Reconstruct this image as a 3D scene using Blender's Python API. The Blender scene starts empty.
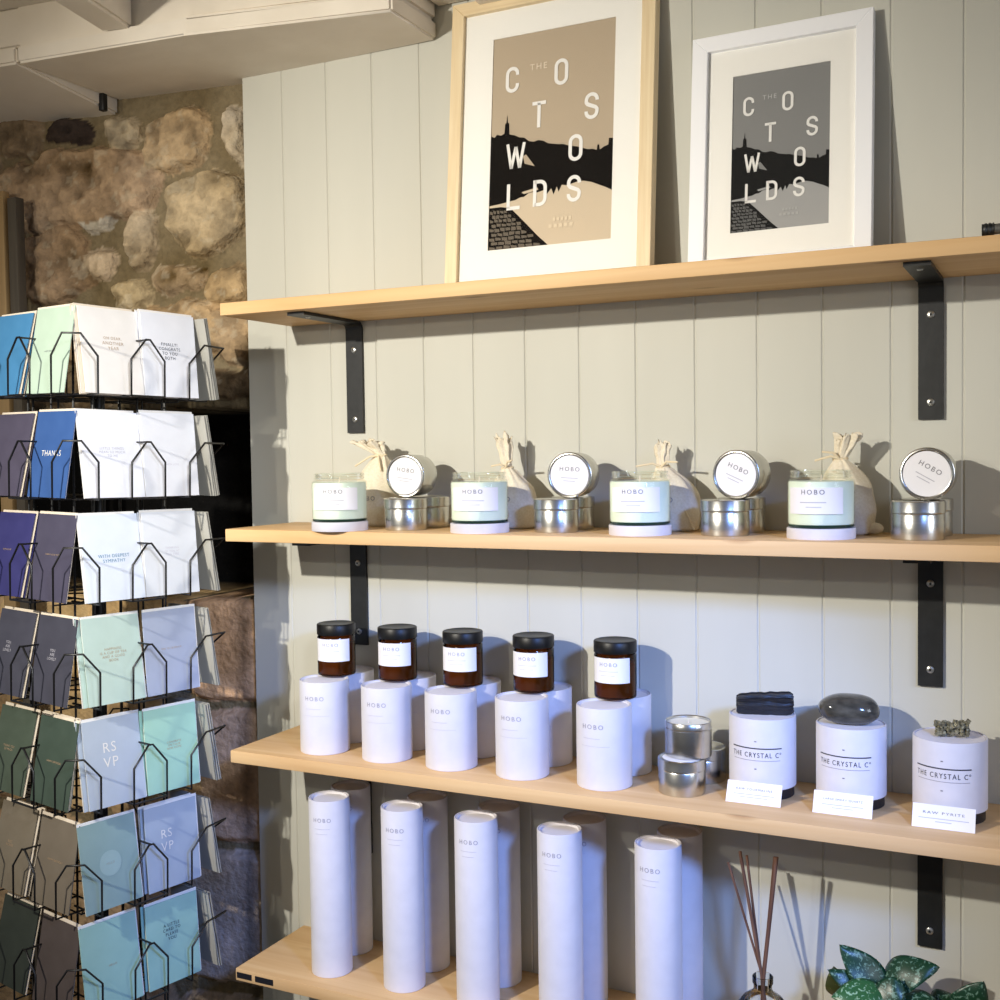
import bpy, bmesh, math, random
import numpy as np
from mathutils import Vector, Matrix, noise as mn
random.seed(4)
PI = math.pi
SC = bpy.context.scene
COL = SC.collection
rad = math.radians

# ------------------------------------------------------------------ helpers
def lin(r, g, b):
    f = lambda c: (c/255/12.92) if c/255 <= .04045 else ((c/255+.055)/1.055)**2.4
    return (f(r), f(g), f(b), 1.0)

def tag(o, label=None, cat=None, group=None, kind=None):
    if label: o['label'] = label
    if cat: o['category'] = cat
    if group: o['group'] = group
    if kind: o['kind'] = kind
    return o

def empty(name, loc, rotz=0, label=None, cat=None, group=None):
    o = bpy.data.objects.new(name, None); COL.objects.link(o)
    o.empty_display_size = .02
    o.location = loc; o.rotation_euler = (0, 0, rotz)
    return tag(o, label, cat, group)

def link(name, me, mat=None, parent=None, smooth=None):
    o = bpy.data.objects.new(name, me); COL.objects.link(o)
    if mat is not None and not me.materials:
        me.materials.append(mat)
    if parent: o.parent = parent
    if smooth is not None:
        for p in me.polygons: p.use_smooth = True
        if smooth < 180:
            me.set_sharp_from_angle(angle=rad(smooth))
    return o

def from_bm(name, bm, mat, parent=None, smooth=None):
    bmesh.ops.recalc_face_normals(bm, faces=bm.faces[:])
    me = bpy.data.meshes.new(name); bm.to_mesh(me); bm.free()
    return link(name, me, mat, parent, smooth)

def from_py(name, v, f, mat, parent=None, smooth=None):
    me = bpy.data.meshes.new(name); me.from_pydata(v, [], f); me.update()
    return link(name, me, mat, parent, smooth)

def dup(root, loc=None, rotz=None, label=None, group=None):
    c = root.copy(); COL.objects.link(c)
    if loc is not None: c.location = loc
    if rotz is not None: c.rotation_euler = (0, 0, rotz)
    if label: c['label'] = label
    if group: c['group'] = group
    for ch in list(root.children):
        d = ch.copy(); COL.objects.link(d); d.parent = c
        for g in list(ch.children):
            e = g.copy(); COL.objects.link(e); e.parent = d
    return c

def box(bm, x0, x1, y0, y1, z0, z1, bev=0, seg=2):
    vs = [bm.verts.new(p) for p in ((x0,y0,z0),(x1,y0,z0),(x1,y1,z0),(x0,y1,z0),(x0,y0,z1),(x1,y0,z1),(x1,y1,z1),(x0,y1,z1))]
    fs = [bm.faces.new([vs[i] for i in q]) for q in ((0,3,2,1),(4,5,6,7),(0,1,5,4),(1,2,6,5),(2,3,7,6),(3,0,4,7))]
    if bev:
        es = list({e for f in fs for e in f.edges})
        bmesh.ops.bevel(bm, geom=es, offset=bev, segments=seg, affect='EDGES', profile=.5)

def box_obj(name, dims, mat, parent=None, bev=.001, smooth=30):
    bm = bmesh.new(); box(bm, *dims, bev=bev)
    return from_bm(name, bm, mat, parent, smooth)

def lathe(name, prof, mat, parent=None, n=48, smooth=40, loc=None):
    v, f = [], []
    m = len(prof)
    for r, z in prof:
        for k in range(n):
            a = 2*PI*k/n
            v.append((r*math.cos(a), r*math.sin(a), z))
    for i in range(m-1):
        for k in range(n):
            k2 = (k+1) % n
            f.append((i*n+k, i*n+k2, (i+1)*n+k2, (i+1)*n+k))
    bm = bmesh.new()
    bv = [bm.verts.new(p) for p in v]
    for q in f: bm.faces.new([bv[i] for i in q])
    bmesh.ops.remove_doubles(bm, verts=bm.verts[:], dist=1e-6)
    o = from_bm(name, bm, mat, parent, smooth)
    if loc is not None: o.location = loc
    return o

def tube_bm(bm, pts, r, n=8, cap=True):
    pts = [Vector(p) for p in pts]
    rings = []
    up = None
    for i, p in enumerate(pts):
        if i == 0: t = pts[1]-p
        elif i == len(pts)-1: t = p-pts[i-1]
        else: t = (pts[i+1]-p).normalized() + (p-pts[i-1]).normalized()
        if t.length < 1e-9: t = Vector((0, 0, 1))
        t.normalize()
        if up is None:
            up = Vector((0, 0, 1)) if abs(t.z) < .9 else Vector((1, 0, 0))
        a = t.cross(up)
        if a.length < 1e-4: a = t.orthogonal()
        a.normalize(); b = a.cross(t).normalized(); up = b
        rr = r[i] if isinstance(r, (list, tuple)) else r
        rings.append([bm.verts.new(p + a*(rr*math.cos(2*PI*k/n)) + b*(rr*math.sin(2*PI*k/n))) for k in range(n)])
    for i in range(len(rings)-1):
        for k in range(n):
            bm.faces.new((rings[i][k], rings[i][(k+1) % n], rings[i+1][(k+1) % n], rings[i+1][k]))
    if cap:
        bm.faces.new(rings[0][::-1]); bm.faces.new(rings[-1])

def tube(name, pts, r, mat, parent=None, n=8):
    bm = bmesh.new(); tube_bm(bm, pts, r, n)
    return from_bm(name, bm, mat, parent, 50)

_tc = {}
def text_geo(s, space=1.0, align='CENTER', line=1.0):
    """flat text as (verts, faces), unit size"""
    key = (s, space, align, line)
    if key in _tc: return _tc[key]
    cu = bpy.data.curves.new('t', 'FONT'); cu.body = s; cu.size = 1.0
    cu.align_x = align; cu.space_character = space; cu.space_line = line
    cu.resolution_u = 3
    o = bpy.data.objects.new('t', cu); COL.objects.link(o)
    dg = bpy.context.evaluated_depsgraph_get(); dg.update()
    me = bpy.data.meshes.new_from_object(o.evaluated_get(dg))
    v = [tuple(x.co) for x in me.vertices]; f = [tuple(p.vertices) for p in me.polygons]
    bpy.data.objects.remove(o); bpy.data.curves.remove(cu); bpy.data.meshes.remove(me)
    xs = [p[0] for p in v]; ys = [p[1] for p in v]
    _tc[key] = (v, f, (min(xs), max(xs), min(ys), max(ys)))
    return _tc[key]

def fit_text(s, w=None, h=None, space=1.0, line=1.0):
    v, f, (x0, x1, y0, y1) = text_geo(s, space, 'CENTER', line)
    sx = w/(x1-x0) if w else h/(y1-y0)
    sy = h/(y1-y0) if h else sx
    cx, cy = (x0+x1)/2, (y0+y1)/2
    return [((a-cx)*sx, (b-cy)*sy) for a, b, _ in v], f

def merge(parts):
    V, F = [], []
    for v, f in parts:
        k = len(V); V += list(v); F += [tuple(i+k for i in q) for q in f]
    return V, F

def rect(w, h, cx=0, cy=0, nx=1):
    v = []; f = []
    for i in range(nx+1):
        x = cx-w/2+w*i/nx
        v += [(x, cy-h/2), (x, cy+h/2)]
    for i in range(nx): f.append((2*i, 2*i+2, 2*i+3, 2*i+1))
    return v, f

def wrap(vf, r, a0, z0):
    """wrap flat (x,y) artwork round a z-axis cylinder; seen from outside x runs to the viewer's right"""
    v, f = vf
    return [(r*math.cos(a0+x/r), r*math.sin(a0+x/r), z0+y) for x, y in v], f

# ------------------------------------------------------------------ materials
def mat(name, col, rough=.6, metal=0, spec=.5, **kw):
    m = bpy.data.materials.new(name); m.use_nodes = True
    b = m.node_tree.nodes['Principled BSDF']
    b.inputs['Base Color'].default_value = col if len(col) == 4 else (*col, 1)
    b.inputs['Roughness'].default_value = rough; b.inputs['Metallic'].default_value = metal
    b.inputs['Specular IOR Level'].default_value = spec
    for k, v in kw.items(): b.inputs[k].default_value = v
    return m

def nodes(m):
    nt = m.node_tree; return nt, nt.nodes, nt.links, nt.nodes['Principled BSDF']

def noisy(name, c1, c2, scale=(30, 30, 30), rough=.6, bump=0, detail=6, lo=.35, hi=.65, metal=0, spec=.5, bumpscale=None):
    m = mat(name, c1, rough, metal, spec); nt, N, L, B = nodes(m)
    tc = N.new('ShaderNodeTexCoord'); mp = N.new('ShaderNodeMapping'); mp.inputs['Scale'].default_value = scale
    nz = N.new('ShaderNodeTexNoise'); nz.inputs['Scale'].default_value = 1; nz.inputs['Detail'].default_value = detail
    cr = N.new('ShaderNodeValToRGB'); cr.color_ramp.elements[0].position = lo; cr.color_ramp.elements[1].position = hi
    cr.color_ramp.elements[0].color = c1; cr.color_ramp.elements[1].color = c2
    L.new(tc.outputs['Object'], mp.inputs['Vector']); L.new(mp.outputs['Vector'], nz.inputs['Vector'])
    L.new(nz.outputs['Fac'], cr.inputs['Fac']); L.new(cr.outputs['Color'], B.inputs['Base Color'])
    if bump:
        bp = N.new('ShaderNodeBump'); bp.inputs['Strength'].default_value = 1; bp.inputs['Distance'].default_value = bump
        src = nz
        if bumpscale:
            src = N.new('ShaderNodeTexNoise'); src.inputs['Scale'].default_value = bumpscale; src.inputs['Detail'].default_value = 4
            L.new(tc.outputs['Object'], src.inputs['Vector'])
        L.new(src.outputs['Fac'], bp.inputs['Height']); L.new(bp.outputs['Normal'], B.inputs['Normal'])
    return m

def pine(name, c1, c2, cknot, axis=0):
    m = mat(name, c1, .55, 0, .3); nt, N, L, B = nodes(m)
    tc = N.new('ShaderNodeTexCoord'); mp = N.new('ShaderNodeMapping')
    s = [38, 38, 38]; s[axis] = 1.6; mp.inputs['Scale'].default_value = s
    nz = N.new('ShaderNodeTexNoise'); nz.inputs['Scale'].default_value = 1; nz.inputs['Detail'].default_value = 5; nz.inputs['Distortion'].default_value = .6
    cr = N.new('ShaderNodeValToRGB'); cr.color_ramp.elements[0].position = .3; cr.color_ramp.elements[1].position = .72
    cr.color_ramp.elements[0].color = c1; cr.color_ramp.elements[1].color = c2
    L.new(tc.outputs['Object'], mp.inputs['Vector']); L.new(mp.outputs['Vector'], nz.inputs['Vector']); L.new(nz.outputs['Fac'], cr.inputs['Fac'])
    mp2 = N.new('ShaderNodeMapping'); s2 = [12, 12, 12]; s2[axis] = 4.2; mp2.inputs['Scale'].default_value = s2
    vo = N.new('ShaderNodeTexVoronoi'); vo.inputs['Scale'].default_value = 1
    kr = N.new('ShaderNodeValToRGB'); kr.color_ramp.elements[0].position = .05; kr.color_ramp.elements[0].color = (.75,.75,.75,1)
    kr.color_ramp.elements[1].position = .13; kr.color_ramp.elements[1].color = (0, 0, 0, 1)
    mx = N.new('ShaderNodeMixRGB'); mx.inputs['Color2'].default_value = cknot
    L.new(tc.outputs['Object'], mp2.inputs['Vector']); L.new(mp2.outputs['Vector'], vo.inputs['Vector']); L.new(vo.outputs['Distance'], kr.inputs['Fac'])
    L.new(kr.outputs['Color'], mx.inputs['Fac']); L.new(cr.outputs['Color'], mx.inputs['Color1']); L.new(mx.outputs['Color'], B.inputs['Base Color'])
    bp = N.new('ShaderNodeBump'); bp.inputs['Distance'].default_value = .0006; bp.inputs['Strength'].default_value = .6
    L.new(nz.outputs['Fac'], bp.inputs['Height']); L.new(bp.outputs['Normal'], B.inputs['Normal'])
    return m

def thin_glass(name, tint, rough=.02, ior=1.45, gloss=1.0, fac=1.0):
    m = bpy.data.materials.new(name); m.use_nodes = True
    nt = m.node_tree; N = nt.nodes; L = nt.links; N.clear()
    out = N.new('ShaderNodeOutputMaterial'); mix = N.new('ShaderNodeMixShader')
    tr = N.new('ShaderNodeBsdfTransparent'); tr.inputs['Color'].default_value = (*tint, 1)
    gl = N.new('ShaderNodeBsdfGlossy'); gl.inputs['Roughness'].default_value = rough
    gl.inputs['Color'].default_value = (gloss, gloss, gloss, 1)
    fr = N.new('ShaderNodeFresnel'); fr.inputs['IOR'].default_value = ior
    mu = N.new('ShaderNodeMath'); mu.operation = 'MULTIPLY'; mu.inputs[1].default_value = fac
    L.new(fr.outputs['Fac'], mu.inputs[0]); L.new(mu.outputs[0], mix.inputs['Fac']); L.new(tr.outputs[0], mix.inputs[1]); L.new(gl.outputs[0], mix.inputs[2])
    L.new(mix.outputs[0], out.inputs['Surface'])
    return m

M = {}
M['board'] = noisy('greige_painted_board', lin(196,195,184), lin(202,201,190), (6,6,1.2), .55, .0004, 4, spec=.35)
M['ceil'] = noisy('cream_ceiling_paint', lin(228,219,204), lin(236,228,214), (9,9,9), .7, .002, 4)
M['shelf'] = pine('pale_pine', lin(212,170,118), lin(229,193,144), lin(150,102,62))
M['fr_oak'] = noisy('pale_oak', lin(222,198,156), lin(232,212,174), (220,9,220), .5)
M['fr_oak_rail'] = noisy('pale_oak_rail', lin(222,198,156), lin(232,212,174), (9,220,220), .5)
M['fr_white'] = mat('white_frame_paint', lin(246,247,250), .4)
M['mat_board'] = mat('white_mount_board', lin(240,238,232), .8)
M['black_steel'] = noisy('black_powder_coat', lin(20,21,21), lin(28,29,29), (80,80,80), .45, .0002)
M['wire'] = mat('black_wire', lin(17,17,19), .4)
M['screw'] = mat('zinc_screw', lin(200,198,190), .3, .9)
M['dark_slot'] = mat('screw_recess', lin(25,25,25), .5)
M['tin'] = noisy('brushed_tin', lin(205,204,200), lin(196,195,190), (4,4,120), .27, .00008, 3, metal=1)
M['tin_label'] = mat('white_paper_label', lin(238,236,240), .6)
M['wax'] = mat('cream_wax', lin(236,230,210), .5, **{'Subsurface Weight': .2, 'Subsurface Radius': (.01,.008,.005)})
M['wax_green'] = mat('pale_sage_wax', lin(226,236,218), .5)
M['glass'] = thin_glass('clear_glass', (.982, .995, .982), .03, 1.3, fac=.4)
M['bottle_glass'] = thin_glass('bottle_glass', (.93,.95,.95), .03, 1.4)
M['glass_base'] = mat('thick_green_glass', lin(28,52,40), .08)
M['amber'] = thin_glass('amber_glass', (.27, .130, .046), .04, 1.25)
M['black_lid'] = mat('black_plastic_lid', lin(15,14,13), .42, 0, .35)
M['white_card'] = noisy('white_board', lin(212,209,215), lin(217,214,220), (40,40,40), .62, .0001, spec=.3)
M['tube_in'] = mat('tube_lid_board', lin(232,228,232), .7)
M['black_base'] = mat('black_card_base', lin(24,24,30), .5)
M['ink'] = mat('grey_ink', lin(120,118,126), .7)
M['ink_pale'] = mat('pale_grey_ink', lin(184,182,192), .7)
M['ink_dark'] = mat('dark_ink', lin(46,46,62), .7)
M['ink_gold'] = mat('gold_ink', lin(176,150,120), .6)
M['ink_blue'] = mat('teal_ink', lin(70,130,160), .6)
M['ink_white'] = mat('white_ink', lin(232,230,226), .6)
M['canvas'] = noisy('unbleached_cotton', lin(226,214,190), lin(236,226,206), (350,350,350), .9, .0005, 3, spec=.15)
M['cord'] = mat('cotton_cord', lin(228,212,180), .9)
M['env'] = mat('white_envelope', lin(236,233,230), .7)
M['env_shaded'] = mat('shaded_envelope', lin(172,170,162), .7)  # pale envelope with its shade painted in as grey
M['env_cream'] = mat('cream_envelope', lin(226,212,192), .7)
M['reed'] = noisy('brown_reed', lin(92,62,48), lin(122,86,66), (90,90,8), .7)
M['soil'] = noisy('potting_soil', lin(40,30,22), lin(66,50,38), (200,200,200), .9, .004)
M['pot'] = mat('white_glazed_pot', lin(225,222,215), .3)
M['stem'] = mat('leaf_stalk', lin(52,84,54), .5)
M['floor'] = noisy('grey_flagstone', lin(110,100,88), lin(135,124,110), (3,3,3), .7, .004)
M['dark_timber'] = noisy('dark_weathered_timber', lin(66,60,52), lin(88,80,68), (40,40,3), .8, .002)
M['pale_timber'] = noisy('pale_batten', lin(150,122,82), lin(178,148,104), (40,40,3), .8, .002)

def leaf_mat(name, g1, g2, silver, lo=.56, hi=.62):
    m = mat(name, g1, .35, 0, .5); nt, N, L, B = nodes(m)
    tc = N.new('ShaderNodeTexCoord')
    nz = N.new('ShaderNodeTexNoise'); nz.inputs['Scale'].default_value = 210; nz.inputs['Detail'].default_value = 2.5; nz.inputs['Distortion'].default_value = .8
    n2 = N.new('ShaderNodeTexNoise'); n2.inputs['Scale'].default_value = 40; n2.inputs['Detail'].default_value = 2
    cr = N.new('ShaderNodeValToRGB'); cr.color_ramp.elements[0].position = lo; cr.color_ramp.elements[1].position = hi
    cr.color_ramp.elements[0].color = (0,0,0,1); cr.color_ramp.elements[1].color = (1,1,1,1)
    a = N.new('ShaderNodeMixRGB'); a.inputs['Color1'].default_value = g1; a.inputs['Color2'].default_value = g2
    b = N.new('ShaderNodeMixRGB'); b.inputs['Color2'].default_value = silver
    L.new(tc.outputs['Object'], nz.inputs['Vector']); L.new(tc.outputs['Object'], n2.inputs['Vector'])
    L.new(n2.outputs['Fac'], a.inputs['Fac']); L.new(nz.outputs['Fac'], cr.inputs['Fac'])
    L.new(cr.outputs['Color'], b.inputs['Fac']); L.new(a.outputs['Color'], b.inputs['Color1']); L.new(b.outputs['Color'], B.inputs['Base Color'])
    return m
M['leaf'] = leaf_mat('silver_spotted_leaf', lin(18,52,34), lin(30,70,46), lin(104,138,118))
M['leaf_light'] = leaf_mat('bright_spotted_leaf', lin(40,88,50), lin(58,108,62), lin(150,186,150))
M['leaf_brown'] = leaf_mat('olive_leaf', lin(52,58,26), lin(68,74,34), lin(96,104,60), .62, .7)

# ------------------------------------------------------------------ shelf frame of reference: z = 0 is the top of the lowest shelf
SZ = [1.0815, .72, .36, 0.0]
SD, ST = .188, .0200
FLOOR = -.72
# ------------------------------------------------------------------ SETTING
def structure(o): o['kind'] = 'structure'; return o

# boarded wall with V-grooves, one continuous panelled surface
gx = [-.009+.0917*i for i in range(-0, 26)]
prof = [(-.0935, .05), (-.0935, 0)]
for g in gx:
    if g < -.09 or g > 2.18: continue
    prof += [(g-.0022, 0), (g-.0006, .0016), (g+.0006, .0016), (g+.0022, 0)]
prof += [(2.25, 0), (2.25, .05)]
v, f = [], []
for x, y in prof: v += [(x, y, FLOOR), (x, y, 1.62)]
for i in range(len(prof)-1): f.append((2*i, 2*i+2, 2*i+3, 2*i+1))
f.append((2*len(prof)-2, 0, 1, 2*len(prof)-1))
structure(from_py('wall_right', v, f, M['board']))

structure(box_obj('floor', (-2.2, 3.2, -3.4, .6, FLOOR-.05, FLOOR), M['floor'], bev=0))

# ---- rubble stone wall as one relief surface
def stone_wall():
    x0, x1, z0, z1, st = -1.20, -.02, FLOOR, 1.60, .0042
    nx = int((x1-x0)/st)+1; nz = int((z1-z0)/st)+1
    X, Z = np.meshgrid(np.linspace(x0, x1, nx), np.linspace(z0, z1, nz), indexing='ij')
    def fbm(sc, oc, seed):
        out = np.zeros_like(X); amp = 1.0; tot = 0
        rs = np.random.RandomState(seed)
        for o in range(oc):
            s = sc*2**o; g = rs.rand(int((x1-x0)*s)+4, int((z1-z0)*s)+4)
            u = (X-x0)*s; w = (Z-z0)*s; iu = u.astype(int); iw = w.astype(int); fu = u-iu; fw = w-iw
            fu = fu*fu*(3-2*fu); fw = fw*fw*(3-2*fw)
            out += amp*(g[iu,iw]*(1-fu)*(1-fw)+g[iu+1,iw]*fu*(1-fw)+g[iu,iw+1]*(1-fu)*fw+g[iu+1,iw+1]*fu*fw)
            tot += amp; amp *= .55
        return out/tot
    wx = (fbm(14, 3, 1)-.5)*.05; wz = (fbm(14, 3, 2)-.5)*.05
    # (cx, cz, half width, half height, squareness, colour, relief)
    S = [(-0.479,1.455,0.053,0.028,2.4,(60,50,44),0.01), (-0.364,1.447,0.044,0.036,2.3,(165,149,122),0.014), (-0.241,1.414,0.074,0.056,2.5,(169,145,112),0.018),
         (-0.472,1.346,0.204,0.074,3.2,(158,134,107),0.016), (-0.417,1.291,0.044,0.032,2.2,(183,175,161),0.012), (-0.522,1.207,0.081,0.074,2.7,(146,122,95),0.016),
         (-0.426,1.211,0.038,0.034,2.1,(190,170,144),0.014), (-0.325,1.242,0.039,0.056,3.0,(167,149,122),0.016), (-0.177,1.279,0.076,0.076,3.0,(162,143,112),0.022),
         (-0.123,1.413,0.025,0.057,2.6,(180,165,141),0.016), (-0.247,1.166,0.06,0.027,3.2,(162,141,114),0.012), (-0.141,1.143,0.043,0.035,3.2,(159,135,100),0.014),
         (-0.359,1.139,0.05,0.033,2.6,(180,161,127),0.014), (-0.587,1.461,0.056,0.042,2.6,(135,116,92),0.014), (-0.714,1.426,0.074,0.056,2.6,(145,125,100),0.014),
         (-0.746,1.266,0.083,0.083,2.8,(144,120,93),0.016), (-0.885,1.352,0.082,0.092,2.8,(135,114,90),0.016), (-0.245,1.068,0.097,0.06,3.6,(165,139,104),0.016),
         (-0.128,1.051,0.061,0.054,3.6,(152,129,99),0.014), (-0.439,1.059,0.114,0.052,3.4,(157,133,101),0.016), (-0.603,1.046,0.07,0.056,3.2,(150,126,97),0.014),
         (-0.73,1.063,0.07,0.084,3.0,(140,120,94),0.014), (-0.885,1.114,0.092,0.11,3.0,(140,118,92),0.014), (-0.132,0.962,0.073,0.029,4.0,(100,84,63),0.012),
         (-0.288,0.966,0.092,0.033,4.0,(115,97,72),0.012), (-0.464,0.968,0.1,0.032,4.0,(126,106,80),0.012), (-0.651,0.966,0.103,0.034,4.0,(115,98,75),0.012),
         (-0.145,0.483,0.117,0.098,5.0,(205,166,130),0.012), (-0.355,0.489,0.11,0.094,5.0,(218,182,129),0.012), (-0.558,0.496,0.113,0.092,5.0,(223,190,138),0.012),
         (-0.762,0.507,0.116,0.093,5.0,(200,168,127),0.012), (-0.123,0.247,0.108,0.127,5.0,(190,160,134),0.012), (-0.326,0.257,0.111,0.125,5.0,(177,148,111),0.012),
         (-0.53,0.273,0.113,0.123,5.0,(207,176,129),0.012), (-0.73,0.283,0.111,0.121,5.0,(188,158,121),0.012), (-0.158,-0.02,0.127,0.127,5.0,(186,168,152),0.012),
         (-0.381,0.006,0.115,0.125,5.0,(166,139,110),0.012), (-0.595,0.022,0.122,0.122,5.0,(189,160,124),0.012), (-0.801,0.037,0.111,0.12,5.0,(177,149,115),0.012),
         (-0.167,-0.293,0.137,0.127,5.0,(186,170,158),0.012), (-0.414,-0.268,0.124,0.124,5.0,(166,139,110),0.012), (-0.651,-0.245,0.131,0.122,5.0,(177,150,117),0.012),
         (-0.87,-0.223,0.11,0.119,5.0,(177,149,115),0.012), (-0.184,-0.545,0.146,0.117,5.0,(176,160,146),0.012), (-0.456,-0.512,0.143,0.114,5.0,(154,132,106),0.012),
         (-0.714,-0.48,0.139,0.112,5.0,(177,150,117),0.012)]
    rough = fbm(40, 4, 3); fine = fbm(110, 2, 4)
    best = np.full_like(X, -1.); idx = np.full(X.shape, -1)
    H = np.zeros_like(X)
    for i, (cx, cz, a, b, n, c, h) in enumerate(S):
        big = n >= 5
        k = .25 if big else 1
        d = (np.abs((X+wx*k-cx)/a)**n + np.abs((Z+wz*k-cz)/b)**n)**(1/n)
        e = np.clip((1-d)*min(a, b)/.012, 0, 1); e = e*e*(3-2*e)
        hh = e*h*1.35
        m = (e > .02) & (hh > best)
        best[m] = hh[m]; idx[m] = i; H[m] = hh[m]
    isst = idx >= 0
    slab = np.isin(idx, [i for i, q in enumerate(S) if q[4] >= 5])
    base = .026+.145*(X+.1)
    base = np.where(X > -.097, np.maximum(base, .075), base)
    Y = base - H - (rough-.5)*np.where(isst, np.where(slab, .006, .022), .007) - (fine-.5)*np.where(slab, .0015, .004)
    cols = np.array([[*lin(*s[5])[:3]] for s in S]+[[*lin(126,112,86)[:3]]])
    Cc = cols[np.where(isst, idx, len(S))]
    tint = (fbm(9, 3, 7)-.5)[..., None]; t2 = (rough-.5)[..., None]
    Cc = Cc*(1+tint*np.array([1.0,1.15,1.5])+t2*np.where(isst, np.where(slab, .45, 1.5), .3)[..., None])
    # pale lichen / lime flecks on the stones
    fl = (fbm(55, 3, 9) > .66)[..., None]*(isst & ~slab & (idx != 0))[..., None]
    Cc = Cc*(1-.30*fl)+.30*fl*np.array(lin(196,184,160)[:3])
    # recess, coloured near-black throughout
    recess_black = np.array(lin(17,16,15)[:3])
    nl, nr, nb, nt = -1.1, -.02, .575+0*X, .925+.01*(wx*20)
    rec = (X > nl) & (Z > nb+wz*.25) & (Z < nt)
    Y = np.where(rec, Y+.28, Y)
    Cc = np.where(rec[..., None], recess_black*(.7+.6*rough[..., None]), Cc)
    edge = np.clip(1-(Z-.925)/.075, 0, 1)*(Z >= .92)          # stone darkens towards the top of the recess
    Cc = Cc*(1-.5*edge[..., None])
    gap_dark = np.clip(1-np.abs(X+.125)/.022, 0, 1)*(Z < .6)        # dark gap beside the panelling, painted into the stone colour
    Cc = Cc*(1-.55*gap_dark[..., None])
    Cc = np.clip(Cc, .004, .9)
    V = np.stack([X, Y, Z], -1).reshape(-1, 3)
    I = np.arange(nx*nz).reshape(nx, nz)
    F = np.stack([I[:-1,:-1], I[1:,:-1], I[1:,1:], I[:-1,1:]], -1).reshape(-1, 4)
    me = bpy.data.meshes.new('wall_left')
    me.from_pydata(V.tolist(), [], F.tolist())
    ca = me.color_attributes.new('stone', 'FLOAT_COLOR', 'POINT')
    ca.data.foreach_set('color', np.concatenate([Cc.reshape(-1, 3), np.ones((nx*nz, 1))], 1).astype(np.float32).ravel())
    m = mat('rubble_stone', (.3,.25,.2), .92, 0, .15); ntr, N, L, B = nodes(m)
    at = N.new('ShaderNodeAttribute'); at.attribute_name = 'stone'
    tc = N.new('ShaderNodeTexCoord'); nz_ = N.new('ShaderNodeTexNoise'); nz_.inputs['Scale'].default_value = 90; nz_.inputs['Detail'].default_value = 6
    mr = N.new('ShaderNodeMapRange'); mr.inputs['To Min'].default_value = .65; mr.inputs['To Max'].default_value = 1.35
    mx = N.new('ShaderNodeMixRGB'); mx.blend_type = 'MULTIPLY'; mx.inputs['Fac'].default_value = 1
    L.new(tc.outputs['Object'], nz_.inputs['Vector']); L.new(nz_.outputs['Fac'], mr.inputs['Value'])
    L.new(at.outputs['Color'], mx.inputs['Color1']); L.new(mr.outputs['Result'], mx.inputs['Color2']); L.new(mx.outputs['Color'], B.inputs['Base Color'])
    bp = N.new('ShaderNodeBump'); bp.inputs['Distance'].default_value = .006; bp.inputs['Strength'].default_value = 1
    L.new(nz_.outputs['Fac'], bp.inputs['Height']); L.new(bp.outputs['Normal'], B.inputs['Normal'])
    o = link('wall_left', me, m, None, 180)
    return structure(o)
stone_wall()

# ---- ceiling: painted boards and boxed beams
structure(box_obj('ceiling', (-2.2, 3.2, -2.6, .4, 1.60, 1.66), M['ceil'], bev=0))
def beam(name, pts_xy, z0, z1, bev=.004):
    bm = bmesh.new()
    lo = [bm.verts.new((x, y, z0)) for x, y in pts_xy]; hi = [bm.verts.new((x, y, z1)) for x, y in pts_xy]
    n = len(lo); bm.faces.new(lo[::-1]); bm.faces.new(hi)
    for i in range(n): bm.faces.new((lo[i], lo[(i+1)%n], hi[(i+1)%n], hi[i]))
    if bev: bmesh.ops.bevel(bm, geom=bm.edges[:], offset=bev, segments=2, affect='EDGES')
    return structure(from_bm(name, bm, M['ceil'], None, 40))
beam('trim_1', [(-.374,-.243),(-.04,-.207),(.300,-.140),(.300,.0),(-.0935,.0),(-.0935,.12),(-.374,.12)], 1.503, 1.532)
o = beam('trim_2', [(-1.25,-.33),(-.3755,-.243),(-.3755,.12),(-1.25,.12)], 1.503, 1.532)
for q in o.data.vertices:
    if q.co.z < 1.52 and q.co.y > -.1: q.co.z -= .042
beam('trim_3', [(-1.25,-.318),(-.374,-.231),(-.04,-.195),(.30,-.128),(.30,.0),(-1.25,.0)], 1.5325, 1.604, .006)
beam('trim_4', [(-.198,-.225),(-.145,-.210),(.13,-1.35),(.06,-1.35)], 1.530, 1.604, .005)
beam('trim_5', [(.385,-1.4),(.46,-1.4),(.46,-.0),(.385,-.0)], 1.535, 1.604, .006)
beam('trim_6', [(.302,-.135),(.383,-.12),(.383,.0),(.302,.0)], 1.555, 1.604, .004)
o = box_obj('iron_hook', (-.006,.006,-.006,.006,-.02,.012), M['wire'], None, .002)
o.location = (-.372,-.052,1.492); tag(o, 'small black iron hook in the corner where ceiling beam meets stone wall', 'hook')

# ------------------------------------------------------------------ SHELVES
names = ['top pine wall shelf carrying two framed prints', 'second pine wall shelf carrying glass candles and tins',
         'third pine wall shelf carrying amber jars, tubes and crystals', 'lowest pine wall shelf carrying tall white tubes']
for i, z in enumerate(SZ):
    r = empty('wall_shelf', (0, 0, z-ST), 0, names[i], 'shelf', 'pine wall shelves')
    bm = bmesh.new(); box(bm, 0, 2.05, -SD, -.0002, 0, ST, bev=.0015)
    from_bm('board', bm, M['shelf'], r, 30)
    if i == 3:
        bm = bmesh.new(); box(bm, .003, .033, -SD-.0006, -SD, .005, .0145); from_bm('sticker', bm, M['black_base'], r)
        bm = bmesh.new(); box(bm, .040, .076, -SD-.0006, -SD, .005, .0145); from_bm('sticker', bm, M['black_base'], r)

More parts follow.
